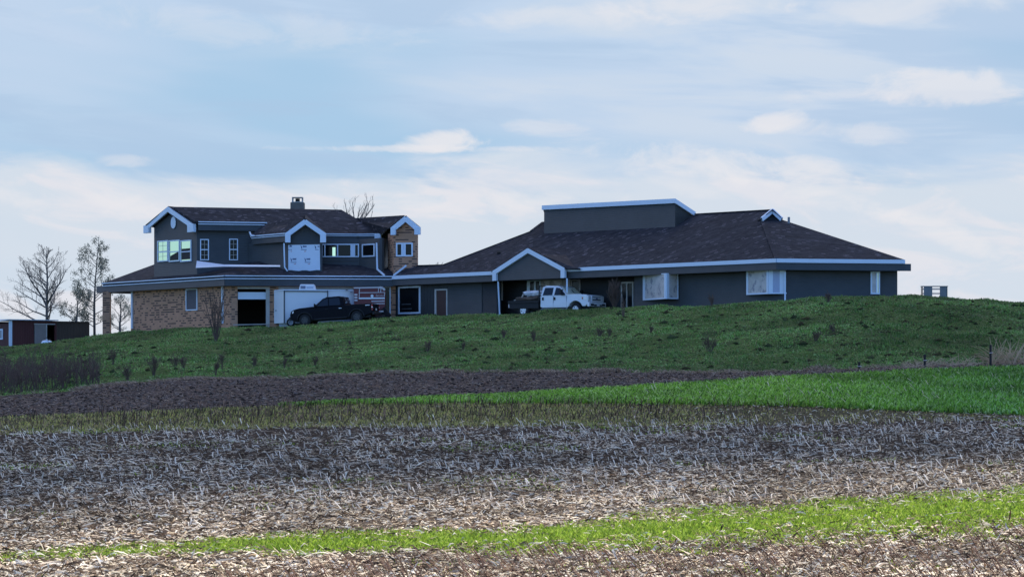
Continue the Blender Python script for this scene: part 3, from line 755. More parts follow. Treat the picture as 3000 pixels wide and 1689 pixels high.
wb = MB(); wb.wbox(W2, W2.s_(684) + .2, W2.s_(1156), zt_ - .2, zt_ - .1, -7, -.2); up(wb, 'ceiling', M_['room'])
# brick porch pillar
q = P(313, 0, 192.6); wb = MB(); wb.hexa([(q.x - .28, q.y - .28, ZL - .5), (q.x + .28, q.y - .28, ZL - .5), (q.x + .28, q.y + .28, ZL - .5), (q.x - .28, q.y + .28, ZL - .5), (q.x - .28, q.y - .28, zt_), (q.x + .28, q.y - .28, zt_), (q.x + .28, q.y + .28, zt_), (q.x - .28, q.y + .28, zt_)])
up(wb, 'porch_pillar', M_['brick'])
win(W1, 546, 579, 845, 909, fw=.08, pane='screen', n=.01)
for px, y0, y1, W in ((389.5, 850, 962, W1), (654.5, 838, 947, W1)):
    wb = MB(); wb.wbox(W, W.s_(px) - .1, W.s_(px) + .04, W.z_(px, y1), W.z_(px, y0), .01, .12); up(wb, 'downspout', M_['trim'])
# garage opening with a half lifted door
wb = MB()
ga0 = W2.s_(696); ga1 = W2.s_(790)
wb.wbox(W2, ga0, ga1, W2.z_(740, 846), hdr + .01, .0, .05); wb.wbox(W2, W2.s_(779), ga1, ZL + .3, W2.z_(740, 846), .0, .05)
gf = up(wb, 'garage_frame', M_['trim_old'])
wb = MB(); wb.wbox(W2, ga0 + .02, W2.s_(779), W2.z_(740, 876), W2.z_(740, 855), -.18, -.1); wb.build('garage_door', M_['trim'], gf)
wb = MB(); wb.bar(W2.at(683, 951, .15), W2.at(786, 949, .15), .12, .06); wb.build('sill', M_['trim_old'], gf)
wb = MB(); wb.wbox(W2, W2.s_(816), W2.s_(1034), W2.z_(900, 848), hdr + .012, 0, .05); g2 = up(wb, 'garage_frame', M_['trim_old'])
wb = MB(); wb.wbox(W2, W2.s_(816), W2.s_(1034), ZL, W2.z_(900, 848), -.15, -.08); wb.build('garage_door', M_['trim_old'], g2)
wb = MB(); wb.wbox(W2, W2.s_(1124), W2.s_(1127), ZL, W2.z_(1134, 840), 0, .06); wb.wbox(W2, W2.s_(1141), W2.s_(1144.5), ZL, W2.z_(1134, 840), 0, .06); wb.wbox(W2, W2.s_(1127), W2.s_(1141), W2.z_(1134, 842), W2.z_(1134, 839.5), 0, .06)
fr = up(wb, 'door_frame', M_['trim']); wb = MB(); wb.wbox(W2, W2.s_(1127), W2.s_(1141), ZL, W2.z_(1134, 842), -.15, -.1); wb.build('door', M_['glass'], fr)

# ---- left wing, upper storey -------------------------------------------------------------
U0 = Wall(451.5, 189.0, 577, 184.2)             # gable end
U1 = Wall(577, 184.2, 745, 185.0)               # long side
zU = (HZ - 648) / F * 183.7                     # upper eaves
zbU = 7.6
UE = Wall(570, 183.7, 782, 184.9)
pkD = 187.0
ridge0 = P(505, 605.5, pkD - 1.0); zr = ridge0.z
ridge1 = Vector(((1000 - 1500) / F * (zr * F / (HZ - 614)), zr * F / (HZ - 614), zr))
PU = Plane(P(570, 648, 183.7), P(782, 651, zU * F / (HZ - 651)), (ridge0 + ridge1) / 2)
V0 = PU.hit(1042, 638.5)
e0 = PU.hit(950, 683.5); e1 = PU.hit(1048, 684)
eu0 = PU.hit(570, 648); eu1 = PU.hit(782, 651)
r0h = PU.hit(506, 605.5)
def xb(b):
    # far slope
    for p, q in ((r0h, ridge1), (ridge1, V0)):
        b.quad([p, q, q + Vector((1.0, 5.5, -2.2)), p + Vector((1.0, 5.5, -2.2))])
roof('roof', [eu0, eu1, PU.hit(846, 683), e0, e1, V0, PU.hit(1000, 614), r0h], extra=xb)
wb = MB()
zg = zU - .1
sg = U0.s_(507)
gpk = U0.z_(506, 622)
wb.prism([U0.p(0, zbU), U0.p(U0.L, zbU), U0.p(U0.L, zg), U0.p(sg, gpk), U0.p(0, zg)], -U0.n * .2)
ug = up(wb, 'gable_wall', M_['siding'])
# rake boards with boxed ends
fpk = U0.at(505, 607, .35); fl = U0.at(444, 664, .35); frr = U0.at(577, 660, .35)
wb = MB(); dv = Vector((0, 0, -.22))
wb.bar(fl + dv * .3, fpk + dv * .6 + Vector((.03, 0, 0)), .12, .34); wb.bar(frr + dv * .3, fpk + dv * .62 - Vector((.03, 0, 0)), .121, .34)
for px0, px1, y0, y1 in ((435.5, 450.5, 661, 683), (564, 581.5, 657, 680)):
    wb.wbox(U0, U0.s_(px0), U0.s_(px1), U0.z_((px0 + px1) / 2, y1), U0.z_((px0 + px1) / 2, y0), .2, .45)
wb.build('rake_trim', M_['trim'], ug)
# overhang strips of roof over the rake
wb = MB(); wb.prism([fl + Vector((-.15, 0, .12)), fpk + Vector((0, 0, .07)), r0h + Vector((.3, .3, 0)), fl + Vector((.4, 3.0, .1))], (0, 0, -.07)); wb.build('roof', M_['roof'], ug)
wb = MB(); wb.prism([frr + Vector((.1, 0, .1)), fpk + Vector((0, 0, .07)), r0h + Vector((.3, .3, 0)), eu0], (0, 0, -.07)); wb.build('roof', M_['roof'], ug)
# round vent
wb = MB(); cc = U0.at(509.5, 652, .0); zc = cc.z; sc_ = U0.s_(509.5); n = 28
ring = [U0.p(sc_ + .35 * math.cos(2 * math.pi * i / n), zc + .43 * math.sin(2 * math.pi * i / n), .02) for i in range(n)]
wb.prism(ring, U0.n * .05); rv = wb.build('round_vent', M_['trim'], ug)
for (a, c_) in ((378, 461.5 + 34), (0, 0)): pass
for px0, px1 in ((463, 493.5), (496.5, 527.5), (530, 561.5)):
    win(U0, px0, px1, 703 if px0 > 470 else 704.5, 766, mid=.46, fw=.08, pane='reflect', n=.02, grid=(2, 4) if px0 < 470 else None)
# thin dark sheets painted as lower reflections in the two right hand windows (roof seen in the glass)
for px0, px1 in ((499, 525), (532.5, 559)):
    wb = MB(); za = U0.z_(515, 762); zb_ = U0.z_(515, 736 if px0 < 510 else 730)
    wb.prism([U0.p(U0.s_(px0 + 1), za, .0345), U0.p(U0.s_(px1), za, .0345), U0.p(U0.s_(px1), zb_, .0345), U0.p(U0.s_(px0 + 1), zb_ - (.32 if px0 < 510 else 0), .0345)], U0.n * .003); wb.build('blind_or_reflection', M_['room'], ug)
# long side wall, windows, eaves
wb = MB(); wb.wbox(U1, 0, U1.L, zbU, zU - .3, -.2, 0); us = up(wb, 'wall', M_['siding'])
win(U1, 586, 612, 700, 762, mid=.5, fw=.07, grid=(2, 4), n=.01)
win(U1, 671, 697, 699, 762, mid=.5, fw=.07, grid=(2, 4), n=.01)
gutter_eave(UE, UE.s_(581), UE.L, zU, h=.22, hb=.42, depth=.8)
# white board lying on the skirt roof below the windows
def onS(px, py, up_=.04):
    a = S1.hit(px, py); c_ = S2.hit(px, py); q = a if a.y < c_.y else c_
    return q + Vector((0, -up_ * 1.0, up_))
wb = MB(); wb.prism([onS(574, 787), onS(659, 783), onS(659, 778), onS(577, 766.5)], (0, -.05, .03)); wb.prism([onS(659, 783), onS(821, 783.5), onS(821, 779.5), onS(659, 777.5)], (0, -.045, .03))
tag(wb.build('white_board', M_['trim']), 'long tapered white board on the skirt roof under the upstairs windows', 'board')
# ---- bay with a gable and house wrap
BW = Wall(843, 181.0, 944, 181.05)
zBe = BW.z_(893, 684)
Bl = Wall(728, 184.8, 843, 181.0)
zBt = BW.z_(893, 706)
wb = MB(); wb.wbox(Bl, 0, Bl.L, 7.2, zBt, -.2, 0); up(wb, 'wall', M_['siding'])
bpk = BW.z_(893.5, 655); sB = BW.s_(893.5)
wb = MB(); wb.prism([BW.p(0, 7.2), BW.p(BW.L, 7.2), BW.p(BW.L, zBe), BW.p(sB, bpk), BW.p(0, zBe)], -BW.n * .2); bw = up(wb, 'gable_wall', M_['siding'])
wb = MB(); wb.prism([BW.p(BW.L, 7.2, -.2), BW.p(BW.L, zBe, -.2), BW.p(BW.L, zBe, -.2) + Vector((-.25, 3, 0)), BW.p(BW.L, 7.2, -.2) + Vector((-.25, 3, 0))], (-.2, 0, 0)); up(wb, 'wall', M_['siding'])
BF = off(BW, -.45)
tpk = BF.at(894, 641.5); tl2 = BF.at(838, 684); tr2 = BF.at(953, 684)
wb = MB(); wb.bar(tl2 + Vector((0, 0, -.14)), tpk + Vector((.03, 0, -.16)), .14, .33); wb.bar(tr2 + Vector((0, 0, -.14)), tpk + Vector((-.03, 0, -.162)), .141, .33)
wb.wbox(BF, BF.s_(835.5), BF.s_(851), BF.z_(843, 710), BF.z_(843, 683), -.12, .12); wb.wbox(BF, BF.s_(938), BF.s_(955), BF.z_(947, 710), BF.z_(947, 685), -.12, .12)
wb.build('rake_trim', M_['trim'], bw)
rb2 = PU.hit(786, 649)
vall = PU.hit(1000, 655)
wb = MB(); tt = tpk + Vector((0, -.05, .06))
bl3 = Bl.p(Bl.s_(740), zBe, .3)
wb.prism([tl2 + Vector((0, 0, .05)), tt, rb2, bl3], (0, 0, -.1)); wb.prism([tr2 + Vector((0, 0, .05)), tt, PU.hit(894, 628), e0 + Vector((0, 1.0, .2))], (0, 0, -.1))
wb.build('roof', M_['roof'], bw)
BE = Wall(738, Bl.D(738) - .35, 838, BF.D(838) - .05)
gutter_eave(BE, 0, BE.L, zBe + .02, h=.2, hb=.42, depth=.5)
# house wrap sheet with printed marks
wr = MB(); zw1 = BW.z_(890, 715.5); zw0 = BW.z_(890, 791); sw0 = BW.s_(844.5); sw1 = BW.s_(938)
pts = [BW.p(sw0, zw0, .01)]
for i in range(1, 9): pts.append(BW.p(sw0 + (sw1 - sw0) * i / 9, zw0 - .03 + .03 * math.sin(i * 1.7) + (.02 if i > 6 else 0), .01))
pts += [BW.p(sw1, zw0 + .0, .01), BW.p(sw1 - .03, zw1, .01), BW.p(sw0, zw1 - .05, .01)]
wr.prism(pts, BW.n * .012); wrap = wr.build('house_wrap', M_['wrap_w'], bw)
def mk(px, py): return BW.at(px, py, .0235)
def poly(b, lst): b.prism([mk(x, y) for x, y in lst], BW.n * .002)
for cx, cy, lf in ((859, 758, 1), (900, 758, 1), (889, 721, 1), (851, 721, 0), (930, 721, 2)):
    inkb = MB(); inkr = MB()
    def pt(lst): return [(cx + x, cy + y) for x, y in lst]
    if lf != 0: poly(inkb, pt([(-9, -4), (-7, -1), (-4, 1), (-4, 8), (-6.5, 6), (-7, 2)]))
    if lf == 0: poly(inkb, pt([(-4, 2), (-1, -4), (2, -1), (4, -4), (4.5, 2)]))
    if lf == 1:
        for k in range(3): poly(inkb, pt([(-2 + k * 3.8, 3), (-2 + k * 3.8 + .3, -1.2), (1.4 + k * 3.8, -2 + (k == 2) * -.6), (1.1 + k * 3.8, 3.6)]))
    if lf == 2: poly(inkb, pt([(0, 2), (1, -1), (6, 0), (6, 2)]))
    x0, x1 = (-7, 10) if lf == 1 else ((-6, 5) if lf == 0 else (-6, 4))
    nn = 6 if lf == 1 else 3
    for k in range(nn):
        u = x0 + (x1 - x0) * k / nn; poly(inkb, pt([(u, 11.2), (u + 1.9, 11.2), (u + 1.9, 8.6), (u, 8.6)]))
    if lf < 2: poly(inkr, pt([(2, 16), (4.4, 16.5), (4.4, 14.2), (2, 13.8)])); poly(inkr, pt([(5.2, 16), (8, 16.2), (8, 13.6), (5.2, 13.8)])) if lf else poly(inkr, pt([(-2, 16), (-.5, 16), (-.5, 13.5), (-2, 13.5)]))
    inkb.build('printed_mark', M_['ink_b'], wrap)
    if inkr.v: inkr.build('red_lettering', M_['ink_r'], wrap)
pb = MB()
def spout(pts, w=.09):
    b = MB()
    for a, c_ in zip(pts[:-1], pts[1:]): b.bar(a, c_ + (c_ - a).normalized() * .02, w, w)
    return up(b, 'downspout', M_['trim'])
spout([BF.at(832, 712), BF.at(834, 782), BF.at(842, 793)])
spout([P(731, 679, 183.6), P(735, 688, 183.5), P(745, 690, 183.2)], .08)
# ---- window strip wall right of the bay, then a wall that steps forward
UW = Wall(935, 183.4, 1056, 183.3)
UW2 = Wall(1052, 183.3, 1119, 181.6)
UW3 = Wall(1119, 181.6, 1139, 183.2)
ztw = (HZ - 700) / F * 183
for W_, nm in ((UW, 'wall'), (UW2, 'wall'), (UW3, 'wall')):
    wb = MB(); wb.wbox(W_, 0, W_.L, 7.4, ztw, -.2, 0); up(wb, nm, M_['siding'])
win(UW, 942, 1052, 714, 753, cols=[0, .09, .43, .79, .88, 1], fw=.08, n=.02, panes=['glass', 'glass', 'glass', 'trim', 'glass'])
wb = MB(); s_ = UW.s_(974); wb.wbox(UW, s_, s_ + .22, UW.z_(978, 751), UW.z_(978, 724), .033, .036); up(wb, 'bright_pane_strip', M_['reflect'])  # mirror strip laid over the dark pane to make a bright patch
wb = MB(); wb.wbox(UW, UW.s_(942), UW.L, UW.z_(1000, 764), UW.z_(1000, 758), .0, .04); up(wb, 'sill_board', M_['siding'])
win(UW2, 1062, 1099, 714, 752, fw=.09, n=.02)
UE2 = Wall(950, PU.hit(950, 683.5).y, 1048, PU.hit(1048, 684).y)
zE2 = PU.hit(1000, 684).z
gutter_eave(UE2, 0, UE2.L, zE2, h=.18, hb=.42, depth=1.6)
# ---- right part: second ridge and brick tower
TF = Wall(1153, 180.9, 1222, 180.5)
R2 = TF.at(1189, 631, .3); vE = Vector((e1.x, e1.y, zE2))
e2 = P(1112, 683.5, zE2 * F / (HZ - 683.5))
roof('roof', [vE, e2, P(1134, 666, 181.6), TF.at(1146, 664, .3), R2, V0], extra=lambda b: b.quad([V0, R2, R2 + Vector((0, 5, -2.2)), V0 + Vector((0, 5, -2.2))]))
UE3 = Wall(1049, e1.y, 1112, e2.y); gutter_eave(UE3, 0.02, UE3.L, zE2, h=.18, hb=.42, depth=.9)
wb = MB(); wb.wbox(UE3, UE3.s_(1100), UE3.s_(1118), UE3.z_(1109, 711.5), UE3.z_(1109, 686), .0, .2); a = P(1110, 690, e2.y - .12); wb.bar(a, P(1134, 669, e2.y + .2), .12, .2)
up(wb, 'rake_trim', M_['trim'])
spout([P(1103, 711, 181.2), P(1105, 788, 181.0), P(1126, 806, 180.0)], .1)
tz0 = 7.3
tpkz = TF.z_(1187, 648); tez = TF.z_(1187, 680)
wb = MB(); ts = TF.s_(1187)
wb.prism([TF.p(0, tz0), TF.p(TF.L, tz0), TF.p(TF.L, tez), TF.p(ts, tpkz), TF.p(0, tez)], -TF.n * .25); tb = up(wb, 'brick_tower', M_['brick'])
TL = Wall(1136.5, 182.6, 1153, 180.9)
wb = MB(); wb.wbox(TL, 0, TL.L, tz0, tez, -.25, 0); wb.prism([TF.p(TF.L, tz0, -.25), TF.p(TF.L, tez, -.25), TF.p(TF.L, tez, -.25) + Vector((-.3, 3, 0)), TF.p(TF.L, tz0, -.25) + Vector((-.3, 3, 0))], (-.2, 0, 0)); wb.build('brick_wall', M_['brick'], tb)
TR = off(TF, -.35)
tp = TR.at(1189, 632); ta = TR.at(1149, 668); tc_ = TR.at(1227, 668)
wb = MB(); wb.bar(ta + Vector((0, 0, -.12)), tp + Vector((.03, 0, -.17)), .14, .36); wb.bar(tc_ + Vector((0, 0, -.12)), tp + Vector((-.03, 0, -.172)), .141, .36)
wb.wbox(TR, TR.s_(1145.5), TR.s_(1160), TR.z_(1152, 688), TR.z_(1152, 666), -.1, .12); wb.wbox(TR, TR.s_(1215), TR.s_(1232), TR.z_(1224, 687), TR.z_(1224, 665), -.1, .12)
wb.build('rake_trim', M_['trim'], tb)
wb = MB(); wb.prism([tc_ + Vector((.1, 0, .08)), tp + Vector((0, 0, .04)), tp + Vector((-.4, 4.5, .04)), tc_ + Vector((-.5, 4.5, .08))], (0, 0, -.08)); wb.build('roof', M_['roof'], tb)
win(TF, 1161, 1210, 711, 751, cols=[0, .36, .53, 1], fw=.10, n=.02, parent=tb, panes=['glass', 'trim', 'glass'])
wb = MB(); wb.bar(P(1153, 806, 180.1), P(1190, 777.5, 180.4), .1, .12); up(wb, 'flashing', M_['trim'])
# ---- chimney
wb = MB(); q = P(872, 600, 189.8); hw = .50
STONE = mat('chimney_brick', (0.16, 0.14, 0.12), .9, var=.35, vscale=4, bump=.03)
wb.box(q.x - hw, q.x + hw, q.y - hw, q.y + hw, zr - .8, (HZ - 594) / F * 189.8); ch = up(wb, 'chimney', STONE)
wb = MB(); zc0 = (HZ - 594) / F * 189.8; zc1 = (HZ - 578) / F * 189.8
wb.box(q.x - .42, q.x + .42, q.y - .42, q.y + .42, zc0, zc0 + .06)
for sx in (-1, 1):
    for sy in (-1, 1): wb.box(q.x + sx * .36 - .03, q.x + sx * .36 + .03, q.y + sy * .36 - .03, q.y + sy * .36 + .03, zc0 + .06, zc1 - .05)
wb.box(q.x - .40, q.x + .40, q.y - .40, q.y + .40, zc1 - .05, zc1)
wb.build('chimney_cap', mat('galvanised', (.30, .30, .30), .4, metal=.3), ch)
wb = MB(); wb.tube([(q.x, q.y, zc0 + .06), (q.x, q.y, zc1 - .1)], .17, 10); wb.build('flue', M_['dark'], ch)

# ================================================================== VEHICLES (local axes: x forward, y left, z up)
PAINT_D = mat('dark_paint', (0.007, 0.007, 0.010), .4, spec=.07)
PAINT_W = mat('white_paint', (0.72, 0.74, 0.76), .25, spec=.5, var=.03, vscale=1)
TINT = mat('tinted_glass', (0.010, 0.013, 0.017), .06, spec=.4)
BLK = mat('black_plastic', (0.018, 0.018, 0.020), .6)
TYRE = mat('tyre_rubber', (0.022, 0.021, 0.021), .85)
RIMD = mat('dark_rim', (0.06, 0.06, 0.065), .35, metal=.6)
CHROME = mat('chrome', (0.82, 0.83, 0.85), .3, metal=.0, spec=.6)
LAMP = mat('lamp_glass', (0.80, 0.80, 0.80), .12, spec=.6)
LAMPR = mat('red_lamp', (0.42, 0.02, 0.025), .25, spec=.5)
SEAM = mat('panel_gap', (0.01, 0.01, 0.012), .8)
SEAMW = mat('panel_gap_grey', (0.22, 0.24, 0.27), .8)
PLATE = mat('licence_plate', (0.75, 0.76, 0.78), .5)
MAROON = mat('maroon_paint', (0.15, 0.018, 0.022), .4, spec=.4)
ALU = mat('pale_metal', (0.58, 0.52, 0.52), .4, metal=.1)
ORANGE = mat('amber_lens', (0.5, 0.16, 0.05), .3)
def arch(cx, r, z0, n=9):   # points of a wheel arch from front (larger x) to rear
    a0 = math.asin(min(1, max(-1, (z0 - .42) / r)))
    return [(cx + r * math.cos(a), .42 + r * math.sin(a)) for a in [a0 + (math.pi - 2 * a0) * i / (n - 1) for i in range(n)]]
def wheel(root, x, y, r=.41, w=.28, rim=RIMD, spoke=5):
    b = MB(); n = 28; sgn = 1 if y > 0 else -1; prof = [(.56, 0), (.60, .0), (.86, .02), (.97, .05), (1, .09), (1, w - .09), (.97, w - .05), (.60, w), (.4, w - .02)]
    yo = y + sgn * w / 2
    rings = []
    for (k, d) in prof:
        rings.append(len(b.v))
        for i in range(n): a = 2 * math.pi * i / n; b.v.append(Vector((x + r * k * math.cos(a), yo - sgn * d, r + r * k * math.sin(a))))
    for A, B in zip(rings[:-1], rings[1:]):
        for i in range(n): j = (i + 1) % n; b.f.append((A + i, A + j, B + j, B + i)); b.m.append(0)
    b.f.append(tuple(rings[-1] + i for i in range(n))); b.m.append(0)
    t = b.build('wheel', TYRE, root, local=True)
    b = MB(); R = r * .6
    for k in range(spoke):
        a = 2 * math.pi * k / spoke + .3; c_, s_ = math.cos(a), math.sin(a); p = Vector((-s_, 0, c_))
        ce = Vector((x, yo - sgn * .03, r)); e = ce + Vector((c_, 0, s_)) * R
        b.prism([ce - p * .05, e - p * .075, e + p * .075, ce + p * .05], (0, -sgn * .03, 0))
    b.tube([(x, yo - sgn * .01, r), (x, yo - sgn * .06, r)], R * .30, 12)
    ring = [];
    k0 = len(b.v)
    for i in range(n):
        a = 2 * math.pi * i / n
        for rr, dy in ((R * 1.0, .0), (R * .82, .0), (R * .82, .05), (R * 1.0, .05)): b.v.append(Vector((x + rr * math.cos(a), yo - sgn * (.012 + dy), r + rr * math.sin(a))))
    for i in range(n):
        j = (i + 1) % n
        for q in range(4): q2 = (q + 1) % 4; b.f.append((k0 + i * 4 + q, k0 + j * 4 + q, k0 + j * 4 + q2, k0 + i * 4 + q2)); b.m.append(0)
    b.build('rim', rim, t, local=True)
    b = MB(); b.tube([(x, yo - sgn * .09, r), (x, yo - sgn * .1, r)], R * .95, 20); b.build('brake_disc', BLK, t, local=True)

def place(root, fwd, pos, pitch=0.0):
    f = Vector(fwd).normalized(); yaw = math.atan2(f.y, f.x)
    root.rotation_euler = (0, pitch, yaw); root.location = pos

def side_glass(poly, hw, z0, z1, inset):
    """side window polygon (x, z) on the leaning cab side, both sides"""
    out = []
    for sg in (1, -1):
        f = lambda z, o: sg * (hw - (z - z0) / (z1 - z0) * inset + o)
        out.append(([Vector((x, f(z, .003), z)) for x, z in poly], [Vector((x, f(z, .016), z)) for x, z in poly]))
    return out
def slab(b, A, B):
    k = len(b.v); n = len(A); b.v += A + B; b.f.append(tuple(range(k, k + n))); b.m.append(0); b.f.append(tuple(range(k + 2 * n - 1, k + n - 1, -1))); b.m.append(0)
    for i in range(n): j = (i + 1) % n; b.f.append((k + i, k + n + i, k + n + j, k + j)); b.m.append(0)

def dark_pickup():
    R = thing('pickup_truck', 'dark navy pickup truck parked in front of the white cargo trailer', 'pickup truck')
    hw = .99
    prof = [(-2.90, .62), (-2.92, 1.22), (-2.86, 1.27), (-.98, 1.27), (-.95, 1.24), (1.08, 1.22), (1.2, 1.30), (2.2, 1.25), (2.62, 1.17), (2.82, 1.06), (2.90, .86), (2.90, .60), (2.80, .46)] + arch(1.87, .53, .42) + [(1.3, .40), (-1.2, .40)] + arch(-1.80, .53, .42) + [(-2.45, .50)]
    b = MB(); b.prism([(x, -hw, z) for x, z in prof], (0, 2 * hw, 0))
    for v in b.v:
        if v.x > 2.3: v.y *= 1 - .13 * (v.x - 2.3)
        if v.z > 1.15: v.y *= .965
    b.build('body', PAINT_D, R, bevel=.03, local=True)
    b = MB(); b.box(-2.7, 2.7, -.72, .72, .35, .95); b.build('chassis', BLK, R, local=True)
    z0, z1, ins = 1.235, 1.90, .17; hb = .94
    b = MB()
    base = [(-.96, z0), (1.22, z0)]; topx = [(-.82, z1 - .02), (.42, z1)]
    for (sx) in (0,): pass
    xs = [(-1.0, 1.235), (1.25, 1.235), (.52, 1.82), (.30, 1.90), (-.55, 1.91), (-.86, 1.86)]
    A = []; Bq = []
    for x, z in xs: y = hb - (z - z0) / (z1 - z0) * ins; A.append(Vector((x, -y, z))); Bq.append(Vector((x, y, z)))
    slab(b, A, Bq); cab = b.build('cab', PAINT_D, R, bevel=.03, local=True)
    def glass(name, poly):
        for Ap, Bp in side_glass(poly, hb, z0, z1, ins):
            g = MB(); slab(g, Ap, Bp); g.build(name, TINT, cab, local=True)
    glass('side_window', [(.17, 1.30), (1.02, 1.30), (.47, 1.76), (.20, 1.80)])
    glass('side_window', [(-.70, 1.30), (.10, 1.30), (.12, 1.80), (-.60, 1.80)])
    g = MB(); g.prism([(1.19, -.80, 1.30), (1.19, .80, 1.30), (.55, .70, 1.81), (.55, -.70, 1.81)], (.012, 0, .010)); g.build('windshield', TINT, cab, local=True)
    g = MB(); g.prism([(-.99, -.7, 1.36), (-.99, .7, 1.36), (-.90, .62, 1.78), (-.90, -.62, 1.78)], (-.012, 0, 0)); g.build('rear_window', TINT, cab, local=True)
    g = MB(); g.prism([(.35, .775, 1.45), (.85, .83, 1.31), (.95, .83, 1.31), (.62, .79, 1.60)], (0, .035, 0)); 
    for sx in (1, -1):
        g = MB(); g.hexa([(.98, sx * .93, 1.28), (1.08, sx * 1.16, 1.30), (1.13, sx * 1.16, 1.30), (1.16, sx * .93, 1.28), (.98, sx * .93, 1.40), (1.06, sx * 1.16, 1.50), (1.12, sx * 1.16, 1.50), (1.14, sx * .93, 1.40)]); g.build('wing_mirror', BLK, R, bevel=.02, local=True)
        for hx in (.18, -.78): g = MB(); g.box(hx, hx + .2, sx * (hw - .01), sx * (hw - .01) + sx * .035, 1.06, 1.10); g.build('door_handle', CHROME if hx < 0 else BLK, R, local=True)
        g = MB()
        for x_ in (.13, -.93, 1.12): g.box(x_, x_ + .012, sx * .955 - .0, sx * (hw + .003), .46, 1.22)
        g.build('door_seam', SEAM, R, local=True)
        g = MB(); g.box(-1.1, 1.2, sx * (hw - .02), sx * (hw + .02), .40, .47); g.build('running_board', BLK, R, local=True)
        g = MB(); g.hexa([(2.72, sx * .78, .93), (2.90, sx * .66, .93), (2.90, sx * .88, .93), (2.66, sx * .955, .93), (2.70, sx * .76, 1.08), (2.84, sx * .64, 1.08), (2.82, sx * .87, 1.08), (2.62, sx * .95, 1.08)]); g.build('headlight', LAMP, R, local=True)
        g = MB(); g.box(-2.935, -2.86, sx * .93 - .07, sx * .93 + .045, .80, 1.20); tl = g.build('taillight', LAMPR, R, local=True)
        g = MB(); g.box(-2.945, -2.87, sx * .93 - .06, sx * .93 + .05, .98, 1.05); g.build('reverse_light', LAMP, tl, local=True)
        for cx in (1.87, -1.80):
            g = MB(); pts = arch(cx, .56, .46); p2 = arch(cx, .50, .46)
            k = len(g.v)
            for (x, z), (x2, z2) in zip(pts, p2): g.v += [Vector((x, sx * (hw - .02), z)), Vector((x, sx * (hw + .03), z)), Vector((x2, sx * (hw + .03), z2)), Vector((x2, sx * (hw - .02), z2))]
            for i in range(len(pts) - 1):
                for q in range(4): q2 = (q + 1) % 4; g.f.append((k + 4 * i + q, k + 4 * i + 4 + q, k + 4 * i + 4 + q2, k + 4 * i + q2)); g.m.append(0)
            g.build('wheel_flare', BLK, R, local=True)
    g = MB(); g.box(2.80, 2.93, -.62, .62, .72, 1.05); g.build('grille', BLK, R, local=True)
    g = MB(); g.box(2.80, 3.0, -.9, .9, .48, .68); g.build('front_bumper', BLK, R, bevel=.03, local=True)
    g = MB(); g.box(-3.06, -2.88, -.93, .93, .50, .70); g.build('rear_bumper', BLK, R, bevel=.03, local=True)
    g = MB(); g.box(-2.945, -2.90, -.80, .80, .74, 1.22); tg = g.build('tailgate', PAINT_D, R, local=True)
    g = MB(); g.box(-2.96, -2.94, -.16, .16, .80, .94); g.build('licence_plate', PLATE, tg, local=True)
    g = MB(); g.box(-2.75, -2.45, hw - .03, hw - .005, 1.14, 1.19); g.build('badge', CHROME, R, local=True)
    for x in (1.87, -1.80):
        for y in (.86, -.86): wheel(R, x, y, .42, .28)
    return R
D_ = 175.6
dp = dark_pickup(); cx = (982 - 1500) / F * D_
f_ = Vector((-math.cos(math.radians(11)), math.sin(math.radians(11)), 0))
gf = g1(cx + f_.x * 1.9, D_ + f_.y * 1.9, False); gr = g1(cx - f_.x * 1.9, D_ - f_.y * 1.9, False)
zf_ = (HZ - 956) / F * 176; zr_ = (HZ - 946) / F * 175.2
place(dp, f_, (cx, D_, (zf_ + zr_) / 2), math.atan2(zr_ - zf_, 3.7))

